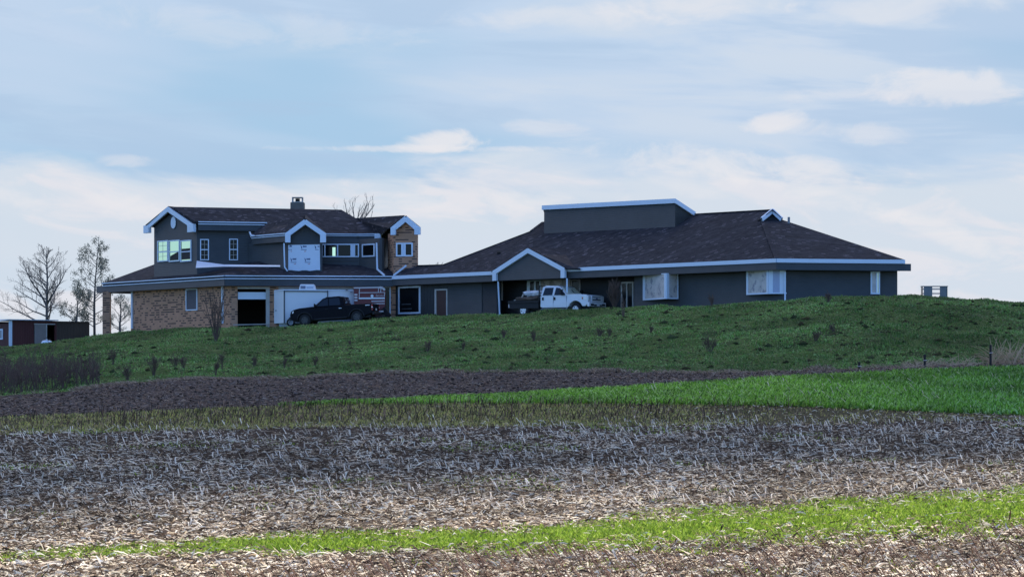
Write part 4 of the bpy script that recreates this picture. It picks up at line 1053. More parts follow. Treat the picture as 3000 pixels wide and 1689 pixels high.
def white_truck():
    R = thing('pickup_truck', 'white crew cab pickup truck with a dark flatbed below the entrance gable', 'pickup truck')
    hw = 1.0
    x0 = -.66
    prof = [(x0, .62), (x0, 1.34), (1.32, 1.34), (1.45, 1.42), (2.2, 1.43), (2.9, 1.38), (3.02, 1.30), (3.06, .98), (3.04, .80), (2.85, .62)] + arch(2.10, .56, .62) + [(1.45, .56), (-.5, .56)]
    b = MB(); b.prism([(x, -hw, z) for x, z in prof], (0, 2 * hw, 0))
    for v in b.v:
        if v.x > 2.3: v.y *= 1 - .07 * (v.x - 2.3)
        if v.z > 1.3: v.y *= .965
    b.build('body', PAINT_W, R, bevel=.035, local=True)
    b = MB(); b.box(-3.0, 2.9, -.62, .62, .42, .85); b.build('chassis', BLK, R, local=True)
    z0, z1, ins = 1.33, 2.02, .17; hb = .965
    xs = [(x0, 1.33), (1.48, 1.33), (.82, 1.90), (.60, 1.99), (-.30, 2.02), (-.58, 1.93)]
    A = []; Bq = []
    for x, z in xs: y = hb - (z - z0) / (z1 - z0) * ins; A.append(Vector((x, -y, z))); Bq.append(Vector((x, y, z)))
    b = MB(); slab(b, A, Bq); cab = b.build('cab', PAINT_W, R, bevel=.04, local=True)
    for poly in ([(.42, 1.38), (1.28, 1.38), (1.26, 1.46), (.80, 1.85), (.50, 1.88)], [(-.50, 1.38), (.26, 1.38), (.30, 1.88), (-.36, 1.88)]):
        for Ap, Bp in side_glass(poly, hb, z0, z1, ins): g = MB(); slab(g, Ap, Bp); g.build('side_window', TINT, cab, local=True)
    g = MB(); g.prism([(1.455, -.83, 1.40), (1.455, .83, 1.40), (.88, .73, 1.89), (.88, -.73, 1.89)], (.012, 0, .012)); ws = g.build('windshield', mat('bright_windshield', (.85, .82, .62), .35, spec=.4), cab, local=True)  # brightness of the glass is put into a pale base colour
    g = MB(); g.prism([(1.472, .00, 1.412), (1.46, .10, 1.412), (1.10, .12, 1.732), (1.115, .02, 1.732)], (.008, 0, .008)); g.build('mirror_stalk', BLK, ws, local=True)
    for sx in (1, -1):
        g = MB(); g.box(1.08, 1.24, min(sx * .98, sx * 1.24), max(sx * .98, sx * 1.24), 1.36, 1.44); g.hexa([(1.05, sx * 1.08, 1.40), (1.05, sx * 1.30, 1.40), (1.2, sx * 1.30, 1.40), (1.2, sx * 1.08, 1.40), (1.05, sx * 1.08, 1.74), (1.05, sx * 1.30, 1.74), (1.2, sx * 1.30, 1.74), (1.2, sx * 1.08, 1.74)]); g.build('wing_mirror', BLK, R, bevel=.02, local=True)
        for hx in (.40, -.52): g = MB(); g.box(hx, hx + .13, min(sx * .985, sx * 1.012), max(sx * .985, sx * 1.012), 1.06, 1.25); g.build('door_handle', BLK, R, local=True)
        g = MB()
        for x_ in (.36, 1.40): g.box(x_, x_ + .012, min(sx * .965, sx * 1.003), max(sx * .965, sx * 1.003), .62, 1.33)
        g.build('door_seam', SEAMW, R, local=True)
        g = MB(); g.box(-.6, 1.5, min(sx * .86, sx * 1.04), max(sx * .86, sx * 1.04), .44, .51); g.build('running_board', mat('grey_step', (.16, .17, .19), .5), R, local=True)
        ys = sorted((sx * .60, sx * .93)); g = MB(); g.box(2.98, 3.075, ys[0], ys[1], .98, 1.30); hl = g.build('headlight', LAMP, R, bevel=.02, local=True)
        g = MB(); ya = sorted((sx * .925, sx * .965)); g.box(2.72, 2.98, ya[0], ya[1], 1.02, 1.28); g.build('headlight', LAMP, R, bevel=.01, local=True)
        g = MB(); ya = sorted((sx * .9655, sx * .975)); g.box(2.60, 2.68, ya[0], ya[1], 1.08, 1.22); g.build('side_lamp', ORANGE, R, local=True)
        ya = sorted((sx * .50, sx * .82)); g = MB(); g.box(3.19, 3.235, ya[0], ya[1], .66, .78); g.build('fog_light_opening', BLK, R, local=True)
    g = MB(); g.box(3.00, 3.085, -.56, .56, .93, 1.32); gr_ = g.build('grille', CHROME, R, local=True)
    for z0_, z1_ in ((1.005, 1.075), (1.195, 1.225)): g = MB(); g.box(3.08, 3.092, -.50, .50, z0_, z1_); g.build('grille_slot', BLK, gr_, local=True)
    g = MB(); g.box(3.07, 3.12, -.56, .56, 1.23, 1.31); g.box(3.07, 3.12, -.56, .56, .935, .985); g.prism([(3.07, -.5, 1.09), (3.07, -.2, 1.12), (3.07, 0, 1.06), (3.07, .2, 1.12), (3.07, .5, 1.09), (3.07, .5, 1.15), (3.07, .2, 1.18), (3.07, 0, 1.15), (3.07, -.2, 1.18), (3.07, -.5, 1.15)], (.05, 0, 0)); g.box(3.07, 3.12, -.58, -.52, .94, 1.31); g.box(3.07, 3.12, .52, .58, .94, 1.31)
    g.build('grille_bars', CHROME, gr_, local=True)
    ov = MB(); ov.prism([(3.118, .11 * math.cos(a * math.pi / 8), 1.125 + .045 * math.sin(a * math.pi / 8)) for a in range(16)], (.012, 0, 0)); ov.build('badge', mat('blue_badge', (.03, .06, .2), .3), gr_, local=True)
    g = MB(); g.box(3.02, 3.20, -1.0, 1.0, .60, .88); bp = g.build('front_bumper', CHROME, R, bevel=.03, local=True)
    g = MB(); g.box(3.19, 3.236, -.42, .42, .64, .74); g.build('bumper_opening', BLK, bp, local=True)
    g = MB(); g.box(3.238, 3.25, -.16, .16, .62, .80); g.build('licence_plate', PLATE, bp, local=True)
    # flatbed and headache rack
    g = MB(); g.box(-3.2, -.74, -1.08, 1.08, .92, 1.06); g.box(-3.1, -.8, -1.0, 1.0, .55, .92); fb = g.build('flatbed', BLK, R, local=True)
    g = MB()
    for y in (-.95, -.3, .3, .95): g.box(-.80, -.74, y - .035, y + .035, 1.06, 2.04)
    for z in (1.5, 1.98): g.box(-.795, -.745, -.915, .915, z, z + .05)
    g.build('headache_rack', BLK, R, local=True)
    g = MB(); g.box(-3.25, -3.19, -.95, -.80, .62, .85); g.build('taillight', ALU, R, local=True)
    for x in (2.10, -2.05):
        for y in (.84, -.84): wheel(R, x, y, .42, .29, rim=CHROME)
    return R
wt_ = white_truck(); D2 = 168.6; cx2 = (1632 - 1500) / F * D2; a_ = math.radians(35)
zg2 = g1(cx2, D2, False) + .05
place(wt_, (math.cos(a_), -math.sin(a_), 0), (cx2, D2, zg2))
TM = Matrix.Translation((cx2, D2, zg2)) @ Matrix.Rotation(-a_, 4, 'Z')
# tarpaulin covered load and junk on the flatbed
def lump(name, c_, sx, sy, sz, m, seed, label, cat, n=9, M=None):
    rnd = random.Random(seed); bm = bmesh.new(); bmesh.ops.create_icosphere(bm, subdivisions=3, radius=1)
    for v in bm.verts:
        p = v.co.copy(); k = max(abs(p.x), abs(p.y), abs(p.z)); p = p * (1 / k) * .55 + p * .45
        w = 1 + .12 * math.sin(p.x * 5 + seed) * math.sin(p.y * 4 + seed) + rnd.uniform(-.06, .06)
        v.co = Vector((p.x * sx * w, p.y * sy * w, max(p.z, -.9) * sz * w))
    me = bpy.data.meshes.new(name); bm.to_mesh(me); bm.free(); me.materials.append(m)
    o = bpy.data.objects.new(name, me); COL.objects.link(o); o.location = (M @ Vector(c_)) if M else c_
    if M: o.rotation_euler = (0, 0, -a_)
    return tag(o, label, cat)
lump('tarp_bundle', (-1.55, .1, 1.56), .80, .75, .20, mat('white_tarp', (.66, .66, .68), .45, var=.2, vscale=4, bump=.04, bscale=7), 2, 'crumpled white tarpaulin bundle on the flatbed behind the truck cab', 'tarp', M=TM)
lump('scrap_pile', (-1.9, -.2, 1.2), 1.0, .7, .14, mat('brown_scrap', (.12, .09, .07), .9, var=.4, vscale=6, bump=.05), 5, 'low pile of brown scrap under the white tarpaulin on the flatbed', 'scrap', M=TM)
g = MB(); g.bar((-2.35, -.75, 1.2), (-2.2, -.72, 1.5), .09, .07); g.bar((-2.9, -.8, 1.1), (-2.3, -.6, 1.27), .08, .05)
o = g.build('wood_block', M_['beige'], None, M=TM); tag(o, 'pale wooden offcuts sticking up beside the white tarpaulin on the flatbed', 'timber')

# ---- white cargo trailer
def tr_pt(px, D, z): return Vector(((px - 1500) / F * D, D, z))
T = thing('cargo_trailer', 'white enclosed cargo trailer with a roof unit behind the dark pickup', 'trailer', tr_pt(920, 178.5, 3.9))
zb_, zt2 = 4.12, (HZ - 850) / F * 178
plan = [(803, 178.6), (832, 177.2), (1037, 178.1), (1037, 179.9), (806, 180.1)]
g = MB(); g.prism([tr_pt(p, d, zb_) for p, d in plan], (0, 0, zt2 - zb_)); tb_ = g.build('body', PAINT_W, T)
g = MB(); g.prism([tr_pt(831, 177.17, zb_), tr_pt(834.5, 177.15, zb_), tr_pt(834.5, 177.3, zb_), tr_pt(831, 177.3, zb_)], (0, 0, zt2 - zb_ - .04))
g.bar(tr_pt(833, 177.15, zt2 - .09), tr_pt(958, 177.7, zt2 - .09), .05, .05)
g.bar(tr_pt(960, 177.7, zt2 - .55), tr_pt(960, 177.7, zt2 - .02), .06, .08)
g.build('edge_trim', mat('dark_trim', (.035, .045, .06), .5), T)
g = MB(); g.bar(tr_pt(806, 178.55, zt2 + .0), tr_pt(831, 177.2, zt2 + .0), .12, .07); g.bar(tr_pt(833, 177.2, zt2 + .0), tr_pt(1037, 178.1, zt2 + .0), .12, .07); g.build('roof_rail', M_['trim'], T)
g = MB(); zq = zt2 + .01; xq0 = tr_pt(877, 178.5, 0).x; xq1 = tr_pt(927, 178.5, 0).x
g.hexa([(xq0, 178.0, zq), (xq1, 178.0, zq), (xq1, 179.0, zq), (xq0, 179.0, zq), (xq0 + .08, 178.1, zq + .42), (xq1 - .12, 178.1, zq + .42), (xq1 - .12, 178.9, zq + .42), (xq0 + .08, 178.9, zq + .42)]); ac = g.build('roof_unit', PAINT_W, T, bevel=.06)
g = MB(); g.box(xq0 + .12, xq0 + .46, 178.01, 178.05, zq + .10, zq + .30); g.build('grille', mat('grille_grey', (.16, .19, .26), .5), ac)
g = MB(); g.box(xq0 + .55, xq1 - .18, 178.01, 178.045, zq + .12, zq + .24); g.build('grille', mat('grille_blue', (.38, .45, .55), .5), ac)
for (px, py) in ((812, 909), (823, 928)):
    g = MB(); q = P(px, py, 177.95 + (832 - px) * .02); g.box(q.x - .09 * (px < 820) - .05, q.x + .06, q.y - .12, q.y + .1, q.z - .03 * (1 if px < 820 else 3), q.z + .03); g.build('latch', SEAMW, T)
for (px, py) in ((970, 850), (1016, 849), (1029, 855)):
    g = MB(); q = P(px, py, 177.9); g.box(q.x - .07, q.x + .07, q.y - .08, q.y + .1, q.z - .03, q.z + .03); g.build('marker_light', SEAMW, T)
g = MB(); g.hexa([P(818, 958, 178.2), P(850, 958, 177.6), P(850, 958, 178.6), P(818, 958, 179.2), P(818, 944, 178.2), P(850, 944, 177.6), P(850, 944, 178.6), P(818, 944, 179.2)]); g.build('skirt', mat('blue_grey_skirt', (.35, .40, .45), .6), T)
TW = bpy.data.objects.new('wheel', None)
bpy.data.objects.remove(TW)
tw = thing('trailer_wheel_root', 'x', 'x'); q = P(852, 944, 176.6)
wheel(tw, 0, 0, .30, .2, rim=M_['trim'], spoke=9)
for ch in list(tw.children):
    ch.parent = T; ch.location = (q.x - T.location.x, q.y - T.location.y - .0, q.z - T.location.z - .30)
    ch.location.z = q.z - T.location.z - .30
bpy.data.objects.remove(tw)

# ---- maroon stock trailer
S = thing('stock_trailer', 'maroon livestock trailer with white stripes beside the white cargo trailer', 'trailer', tr_pt(1082, 178.5, 4.0))
SW = Wall(1040, 177.0, 1127, 177.3)
def sp2(px, py, n=0.0): return SW.at(px, py, n)
g = MB(); out = [sp2(1038, 925), sp2(1127, 925), sp2(1127, 852)] + [sp2(1127 - 9 + 9 * math.cos(a), 851 - 9 * math.sin(a)) for a in (.3, .7, 1.1, 1.5)] + [sp2(1036, 843)]
g.prism(out, (0, 1.5, 0)); sb = g.build('body', MAROON, S)
g = MB(); g.bar(sp2(1036, 843, .03), sp2(1112, 841.5, .03), .06, .10); g.bar(sp2(1112, 841.5, .03), sp2(1121, 843, .03), .07, .16); g.bar(sp2(1121, 843, .03), sp2(1127, 850, .03), .07, .14); g.build('roof_rail', ALU, S)
for y0, w_, x0_, m in ((857, .05, 1051, ALU), (873.5, .11, 1051, PAINT_W), (882, .08, 1088, ALU), (889.5, .06, 1090, ALU)):
    g = MB(); g.bar(sp2(x0_, y0, .02), sp2(1127, y0 - .8, .02), .04, w_); g.build('side_rail', m, S)
for x_, ya, yb in ((1052, 873, 843), (1108, 857, 843), (1115, 857, 843), (1126, 868, 856)):
    g = MB(); g.bar(sp2(x_, ya, .03), sp2(x_ + 1, yb, .03), .03, .05); g.build('upright', ALU, S)
for y_ in (863, 871, 879): g = MB(); g.bar(sp2(1038, y_, .03), sp2(1047, y_, .03), .04, .13); g.build('step', ALU, S)
g = MB(); c0 = sp2(1090, 866.5, .01); g.prism([c0 + SW.t * .10 * math.cos(i * math.pi / 10) + Vector((0, 0, .11 * math.sin(i * math.pi / 10))) for i in range(20)], SW.n * .01); g.build('round_emblem', PAINT_W, S)
tcu = bpy.data.curves.new('lettering', 'FONT'); tcu.body = 'Berretta'; tcu.size = .17; tcu.extrude = .004
to = bpy.data.objects.new('lettering', tcu); COL.objects.link(to)
dg_ = bpy.context.evaluated_depsgraph_get(); tme = bpy.data.meshes.new_from_object(to.evaluated_get(dg_)); bpy.data.objects.remove(to)
tme.materials.append(ALU); wdt = max(v.co.x for v in tme.vertices); lo = bpy.data.objects.new('lettering', tme); COL.objects.link(lo); lo.parent = S
pq = sp2(1101, 867, .012) - S.location; lo.location = pq; lo.rotation_euler = (math.pi / 2, 0, math.atan2(SW.t.y, SW.t.x)); lo.scale = (.55 / wdt, 1, 1)
g = MB(); g.hexa([P(1085, 935, 175.6), P(1128, 933, 175.6), P(1128, 930, 176.9), P(1085, 932, 176.9), P(1085, 930, 175.6), P(1128, 924, 175.6), P(1128, 921, 176.9), P(1085, 927, 176.9)]); g.build('fender', BLK, S)
g = MB(); g.bar(P(1120, 905, 176.6), P(1139, 930, 176.4), .16, .5); g.build('tailgate_ramp', BLK, S)
g = MB(); g.bar(P(1110, 912, 176.5), P(1126, 911, 176.5), .05, .10); g.build('rear_light_bar', ALU, S)

# ================================================================== SHED, TANK, SLATTED BOX, FENCE
def shed():
    T = thing('shed', 'long low dark red shed with a pale roof at the left end of the hill', 'shed', P(130, 1000, 193))
    WS = Wall(30, 190, 262, 194); WE = Wall(-120, 194, 30, 190)
    zt = WS.z_(150, 940); zb = 2.0
    RED = siding('red_boards', (0.100, 0.030, 0.028), .2, True); BRN = siding('brown_boards', (0.075, 0.050, 0.036), .25, True)
    g = MB(); s1, s2, s3 = WS.s_(100), WS.s_(135), WS.s_(161)
    zd = WS.z_(130, 950)
    g.wbox(WS, 0, s1, zb, zt, -.15, 0); g.wbox(WS, s1, s3, zd, zt, -.15, 0); g.wbox(WS, s3, WS.s_(166), zb, zt, -.15, 0); g.build('wall', RED, T)
    g = MB(); g.wbox(WS, WS.s_(166), WS.L, zb, zt, -.15, 0); g.build('wall', BRN, T)
    g = MB(); g.wbox(WE, 0, WE.L, zb, zt - .2, -.15, 0); g.build('wall', RED, T)
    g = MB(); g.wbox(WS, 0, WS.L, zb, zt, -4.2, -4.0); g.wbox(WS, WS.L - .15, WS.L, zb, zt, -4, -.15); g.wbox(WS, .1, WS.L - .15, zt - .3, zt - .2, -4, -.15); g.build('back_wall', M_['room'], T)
    g = MB(); g.wbox(WS, s1 + .03, s2 - .03, zb, zd, -.06, .04); g.build('door', mat('grey_plywood', (.26, .22, .20), .8, var=.2, vscale=3), T)
    g = MB(); g.wbox(WS, s1 - .02, s3, zd, zd + .07, 0, .06); g.wbox(WS, s2 - .03, s2 + .05, zb, zd, -.05, .06); g.build('door_frame', M_['trim_old'], T)
    g = MB(); g.wbox(WS, -.12, .12, zb, zt, .0, .08); g.build('corner_board', M_['trim'], T)
    g = MB(); g.prism([WS.p(-.3, zt + .02, .3), WS.p(WS.s_(166), zt + .02, .3), WS.p(WS.s_(166), zt + .04, -4.3), WS.p(-.3, zt + .04, -4.3)], (0, 0, .07))
    g.prism([WE.p(-.3, zt - .52, .3), WS.p(-.3, zt + .02, .3), WS.p(-.3, zt + .04, -4.3), WE.p(-.3, zt - .5, -4.3)], (0, 0, .07)); g.build('roof', mat('pale_roof_metal', (.50, .52, .55), .5, var=.1), T)
    g = MB(); g.prism([WS.p(WS.s_(166), zt - .05, .12), WS.p(WS.L + .1, zt - .05, .12), WS.p(WS.L + .1, zt + .0, -4.2), WS.p(WS.s_(166), zt + .0, -4.2)], (0, 0, .05)); g.build('roof', M_['roof'], T)
    g = MB(); w0, w1 = WE.s_(-14), WE.s_(9); z0 = WE.z_(0, 994); z1 = WE.z_(0, 963); g.wbox(WE, w0, w1, z0, z1, 0, .05); w = g.build('window', M_['trim'], T)
    g = MB(); g.wbox(WE, w0 + .1, w1 - .1, z0 + .1, z1 - .1, .0505, .056); g.build('pane', mat('dusty_pane', (.30, .31, .33), .3), w)
shed()
def tank():
    c = on_ground(137, 1001); y = 188.0; z = g1((137 - 1500) / F * y, y)
    T = thing('propane_tank', 'white propane tank standing in front of the red shed doorway', 'gas tank', ((137 - 1500) / F * y, y, z - .12))
    T.scale = (.66, .66, .66)
    g = MB(); n = 10; pts = []; rad = []
    for i in range(n + 1): a = math.pi * i / n; pts.append(Vector((-.36 * math.cos(a) * (1 if abs(math.cos(a)) > 0 else 1), 0, .42))); rad.append(max(.02, .30 * math.sin(a)))
    pts = [Vector((-.62, 0, .40)), Vector((-.58, 0, .40)), Vector((-.48, 0, .40)), Vector((-.3, 0, .40)), Vector((.3, 0, .40)), Vector((.48, 0, .40)), Vector((.58, 0, .40)), Vector((.62, 0, .40))]; rad = [.03, .14, .25, .31, .31, .25, .14, .03]
    g.tube(pts, rad, 16); g.build('body', M_['trim'], T, smooth=True, local=True)
    g = MB(); g.tube([(.0, 0, .68), (.0, 0, .84)], [.13, .10], 12); g.build('valve_dome', M_['trim'], T, local=True)
    for x in (-.3, .3): g = MB(); g.box(x - .05, x + .05, -.2, .2, -.1, .18); g.build('leg', BLK, T, local=True)
tank()
def slat_box():
    y = 151.5; X0 = (2700 - 1500) / F * y; X1 = (2774 - 1500) / F * y; z = g1((X0 + X1) / 2, y) - .05; h = (HZ - 838.5) / F * y - z
    T = thing('slatted_crate', 'blue grey slatted crate standing alone on the hill crest right of the house', 'crate', ((X0 + X1) / 2, y, z))
    m = mat('blue_grey_boards', (.20, .20, .20), .7, var=.2, vscale=3); w = (X1 - X0) / 2; dth = .22
    g = MB(); g.box(-w + .10, -.15, -dth, -dth + .04, 0, h - .021); g.build('panel', m, T, local=True)
    g = MB(); g.box(.30, w - .03, -dth, -dth + .04, 0, h - .021); g.build('panel', m, T, local=True)
    for k in range(4):
        z0 = h * (.02 + .26 * k)
        for (x0, x1) in ((-w + .04, -w + .10), (-.15, .30)): g = MB(); g.box(x0, x1, -dth + .005, -dth + .03, z0, z0 + .065); g.build('slat', m, T, local=True)
    for x in (-w, w - .04):
        for yy in (-dth, dth - .04): g = MB(); g.box(x, x + .04, yy, yy + .04, -.1, h); g.build('corner_post', BLK, T, local=True)
    g = MB(); g.box(-w - .03, w + .03, -dth - .03, dth + .03, h - .02, h + .02); g.build('top', m, T, local=True)
slat_box()
post_m = mat('weathered_post', (.030, .026, .024), .9, var=.3)
for i, (px, y0, y1, lab) in enumerate([(2517.5, 1059, 1092, 'shortest dark fence post, leftmost at the edge of the green crop'), (2709, 1037, 1088, 'middle dark fence post between the green crop and the hill'), (2902, 1009, 1068, 'tallest dark fence post beside the dry brush at the right edge')]):
    D = 123.5 - i * .3; a = P(px, y0, D); X = a.x; zg = g1(X, D) - .4
    r = thing('fence_post', lab, 'fence post', (X, D, zg), 'dark fence posts along the far edge of the crop')
    g = MB(); g.tube([(0, 0, 0), (random.uniform(-.02, .02), 0, a.z - zg - .03), (random.uniform(-.02, .02), 0, a.z - zg)], [.062, .058, .045], 8); g.build('post', post_m, r, local=True)
    g = MB(); g.tube([(-.08, -.07, (a.z - zg) * .72), (.1, -.07, (a.z - zg) * .73)], .018, 5); g.build('wire_clip', ALU, r, local=True)

# ================================================================== TREES AND SHRUBS
BARK = mat('grey_bark', (.15, .125, .11), .9, var=.3, vscale=5)
TWIG = mat('red_brown_twigs', (.115, .078, .060), .9)
LEAF = attr_mat('bud_leaves', .7, .4)
def branch(b, rnd, p, d, L, r, lvl, maxl, tips, up_=.25, spread=.9, nchild=(3, 5), seg=4, minr=.008, rs_=.55):
    pts = [p.copy()]; rad = [r]; q = p.copy(); dd = d.normalized()
    for i in range(seg):
        dd = (dd + Vector((rnd.uniform(-.16, .16), rnd.uniform(-.16, .16), rnd.uniform(-.08, .16) + up_ * .12))).normalized()
        q = q + dd * (L / seg); pts.append(q.copy()); rad.append(max(minr, r * (1 - .8 * (i + 1) / seg)))
    b.tube(pts, rad, 5 if lvl == 0 else (4 if lvl == 1 else 3), cap=False)
    tips.append((pts[-1], dd))
    if lvl >= 2: tips.append((pts[seg // 2], dd))
    if lvl < maxl:
        n = rnd.randint(*nchild)
        for k in range(n):
            t = .25 + .7 * (k + rnd.random()) / n; i = min(seg - 1, int(t * seg)); o = pts[i].lerp(pts[i + 1], t * seg - i)
            a = rnd.uniform(0, 2 * math.pi); base = (pts[i + 1] - pts[i]).normalized()
            s = base.cross(Vector((math.cos(a), math.sin(a), .1)));
            if s.length < .1: s = Vector((1, 0, 0))
            nd = (base * (1 - spread * .5) + s.normalized() * spread * .75 + Vector((0, 0, up_))).normalized()
            branch(b, rnd, o, nd, L * rs_ * rnd.uniform(.75, 1.15) * (1.15 - .5 * t), max(minr, rad[i] * .55), lvl + 1, maxl, tips, up_, spread, nchild, seg, minr, rs_)
def leaves(tips, rnd, n, size, rad, col, name, parent, loc):
    V = []; Fc = []; C = []
    for (p, d) in tips:
        for k in range(n):
            q = p + Vector((rnd.gauss(0, rad), rnd.gauss(0, rad), rnd.gauss(0, rad))); a = Vector((rnd.gauss(0, 1), rnd.gauss(0, 1), rnd.gauss(0, 1))).normalized(); c_ = a.cross(Vector((rnd.gauss(0, 1), rnd.gauss(0, 1), rnd.gauss(0, 1)))).normalized()
            s = size * rnd.uniform(.6, 1.3); i = len(V); V += [q - a * s, q + c_ * s * .5, q + a * s, q - c_ * s * .5]; Fc.append((i, i + 1, i + 2, i + 3))
            f = rnd.uniform(.7, 1.3); C += [[x * f for x in col]] * 4
    return mass(name, np.array([tuple(v) for v in V]), np.array(Fc), np.array(C), LEAF, None, nv=4, parent=parent)

def tree_bare():
    rnd = random.Random(21); D = 203.0; X = (137 - 1500) / F * D; z = 3.0; top = (HZ - 718) / F * D
    T = thing('bare_tree', 'bare spreading tree with fine twigs behind the red shed', 'tree', (X, D, z))
    H = top - z
    tr = MB(); q = Vector((0, 0, 0)); tr.tube([(0, 0, -.5), (0, 0, H * .42), (.05, 0, H * .7), (-.05, 0, H * .98)], [.13, .10, .06, .012], 7); tr.build('trunk', BARK, T, local=True)
    b = MB(); tips = []
    # long lower limbs sweeping outwards, steeper ones higher up
    for i in range(26):
        t = i / 25.0; h = H * (.20 + .70 * t); a = rnd.uniform(0, 2 * math.pi); L = (3.7 * (1 - t) ** .8 + .7) * rnd.uniform(.8, 1.1)
        if i % 3 == 0: a = math.pi + rnd.uniform(-.4, .4)
        elv = .30 + .75 * t
        d = Vector((math.cos(a) * (1 if i % 3 else 1.1), math.sin(a), elv))
        branch(b, rnd, Vector((0, 0, h)), d, L, .065 * (1.1 - t * .6), 1, 3, tips, .16, .8, (5, 8), 5, .008, .42)
    for (dx, L, h) in ((-.35, H * .52, .38), (.42, H * .42, .40)):
        branch(b, rnd, Vector((0, 0, H * h)), Vector((dx, .1, 1)), L, .09, 1, 3, tips, .3, .7, (6, 9), 6, .008, .38)
    b.build('crown', BARK, T, local=True)
tree_bare()
def tree_bud(px, pybase, pytop, D, seed, wid, label, nm='budding_tree', zoff=0, lean=0.0, n0=24, leafn=7, trunk=True, lsz=.055):
    rnd = random.Random(seed); X = (px - 1500) / F * D; z = (HZ - pybase) / F * D - .3; H = (HZ - pytop) / F * D - z
    T = thing(nm, label, 'tree', (X, D, z))
    tr = MB(); tr.tube([(0, 0, -.5), (-.03, 0, H * .3), (.06, 0, H * .55), (lean, 0, H * .97)], [.11, .09, .055, .010], 7); tr.build('trunk', BARK, T, local=True)
    b = MB(); tips = []
    for i in range(n0):
        t = i / (n0 - 1.0); h = H * (.10 + .82 * t); a = rnd.uniform(0, 2 * math.pi); L = wid * (math.sin(math.pi * min(1, (t * .8 + .22))) ** .8) * rnd.uniform(.7, 1.1) + .3
        d = Vector((math.cos(a), math.sin(a), .35 + .6 * t)); branch(b, rnd, Vector((lean * t * .5, 0, h)), d, L, .04 * (1.1 - t * .6), 1, 3 if t < .8 else 2, tips, .25, .8, (3, 5), 4, .008, .48)
    b.build('crown', BARK, T, local=True)
    if leafn: leaves(tips, rnd, leafn, lsz, .10, (.26, .27, .20), 'foliage', T, None)
tree_bud(277, 978, 680, 197.0, 5, 1.75, 'tall slim tree in pale bud between the red shed and the porch', lean=.35, n0=34, leafn=4, lsz=.06)
tree_bud(225, 965, 850, 206.0, 15, 1.7, 'low bushy budding tree right of the bare tree behind the shed', n0=16, leafn=4)
tree_bud(352, 975, 862, 214.0, 8, 1.15, 'small budding tree seen through the brick porch opening', n0=18, leafn=4, lsz=.045)
def treetop(px, pytop, D, seed, wid, label, n0, lo=.55):
    rnd = random.Random(seed); X = (px - 1500) / F * D; z = 3.5; H = (HZ - pytop) / F * D - z
    T = thing('bare_tree', label, 'tree', (X, D, z))
    tr = MB(); tr.tube([(0, 0, -.5), (0, 0, H * .5), (.05, 0, H * .8)], [.22, .15, .06], 7); tr.build('trunk', BARK, T, local=True)
    b = MB(); tips = []
    for i in range(n0):
        t = i / (n0 - 1.0); h = H * (lo + .20 * t); a = rnd.uniform(0, 2 * math.pi); d = Vector((math.cos(a) * .85 + (i / (n0 - 1.0) - .5) * .9, math.sin(a) * .4, 1.0))
        branch(b, rnd, Vector((0, 0, h)), d, min(wid * rnd.uniform(.7, 1.05), (H - h) * .95), .075, 1, 3, tips, .35, .75, (2, 4), 5, .010, .48)
    b.build('crown', BARK, T, local=True)
treetop(1043, 576, 214.0, 31, 3.6, 'leafless treetop showing above the roof ridge left of the brick tower', 9, .60)
treetop(975, 592, 216.0, 35, 2.4, 'thin bare twigs above the roof just right of the chimney', 4, .62)
treetop(1262, 742, 218.0, 33, 1.8, 'faint bare twigs over the link roof beside the brick tower', 8, .5)

def shrub(name, px, pyf, hpx, wpx, seed, label, cat='shrub', group=None, m=TWIG, n0=9, lv=2, D=None, minr=.012, rs_=.45, spread=.5, nch=(3, 5), rt=.03):
    rnd = random.Random(seed)
    if D is None: q = on_ground(px, pyf); q.z = g1(q.x, q.y)
    else: X = (px - 1500) / F * D; q = Vector((X, D, (HZ - pyf) / F * D))
    k = q.y / F; h = hpx * k; w = wpx * k * .5
    T = thing(name, label, cat, q, group)
    b = MB(); tips = []
    for i in range(n0):
        a = rnd.uniform(0, 2 * math.pi); rr = rnd.uniform(.1, 1) * w / max(h, .1); d = Vector((math.cos(a) * rr, math.sin(a) * rr, 1.0))
        branch(b, rnd, Vector((rnd.uniform(-.05, .05), rnd.uniform(-.05, .05), -.05)), d, h * rnd.uniform(.65, .98), rt, 1, lv, tips, .3, spread, nch, 4, minr, rs_)
    b.build('stems', m, T, local=True)
    return T
GR = 'small bare shrubs scattered over the grass hill'
shrub('sapling', 632, 993, 148, 95, 3, 'tall bare multi stemmed sapling in front of the brick wall beside the garage', 'sapling', n0=9, lv=3, rt=.05, minr=.011, spread=.45, rs_=.5)
shrub('shrub', 1800, 906, 90, 95, 61, 'bare brown bush against the wall right of the white truck', n0=22, lv=3, D=163.5, minr=.010, spread=.6)
shrub('sapling', 1824, 926, 62, 10, 62, 'thin upright sapling in front of the entrance door', 'sapling', n0=2, lv=2, rt=.05)
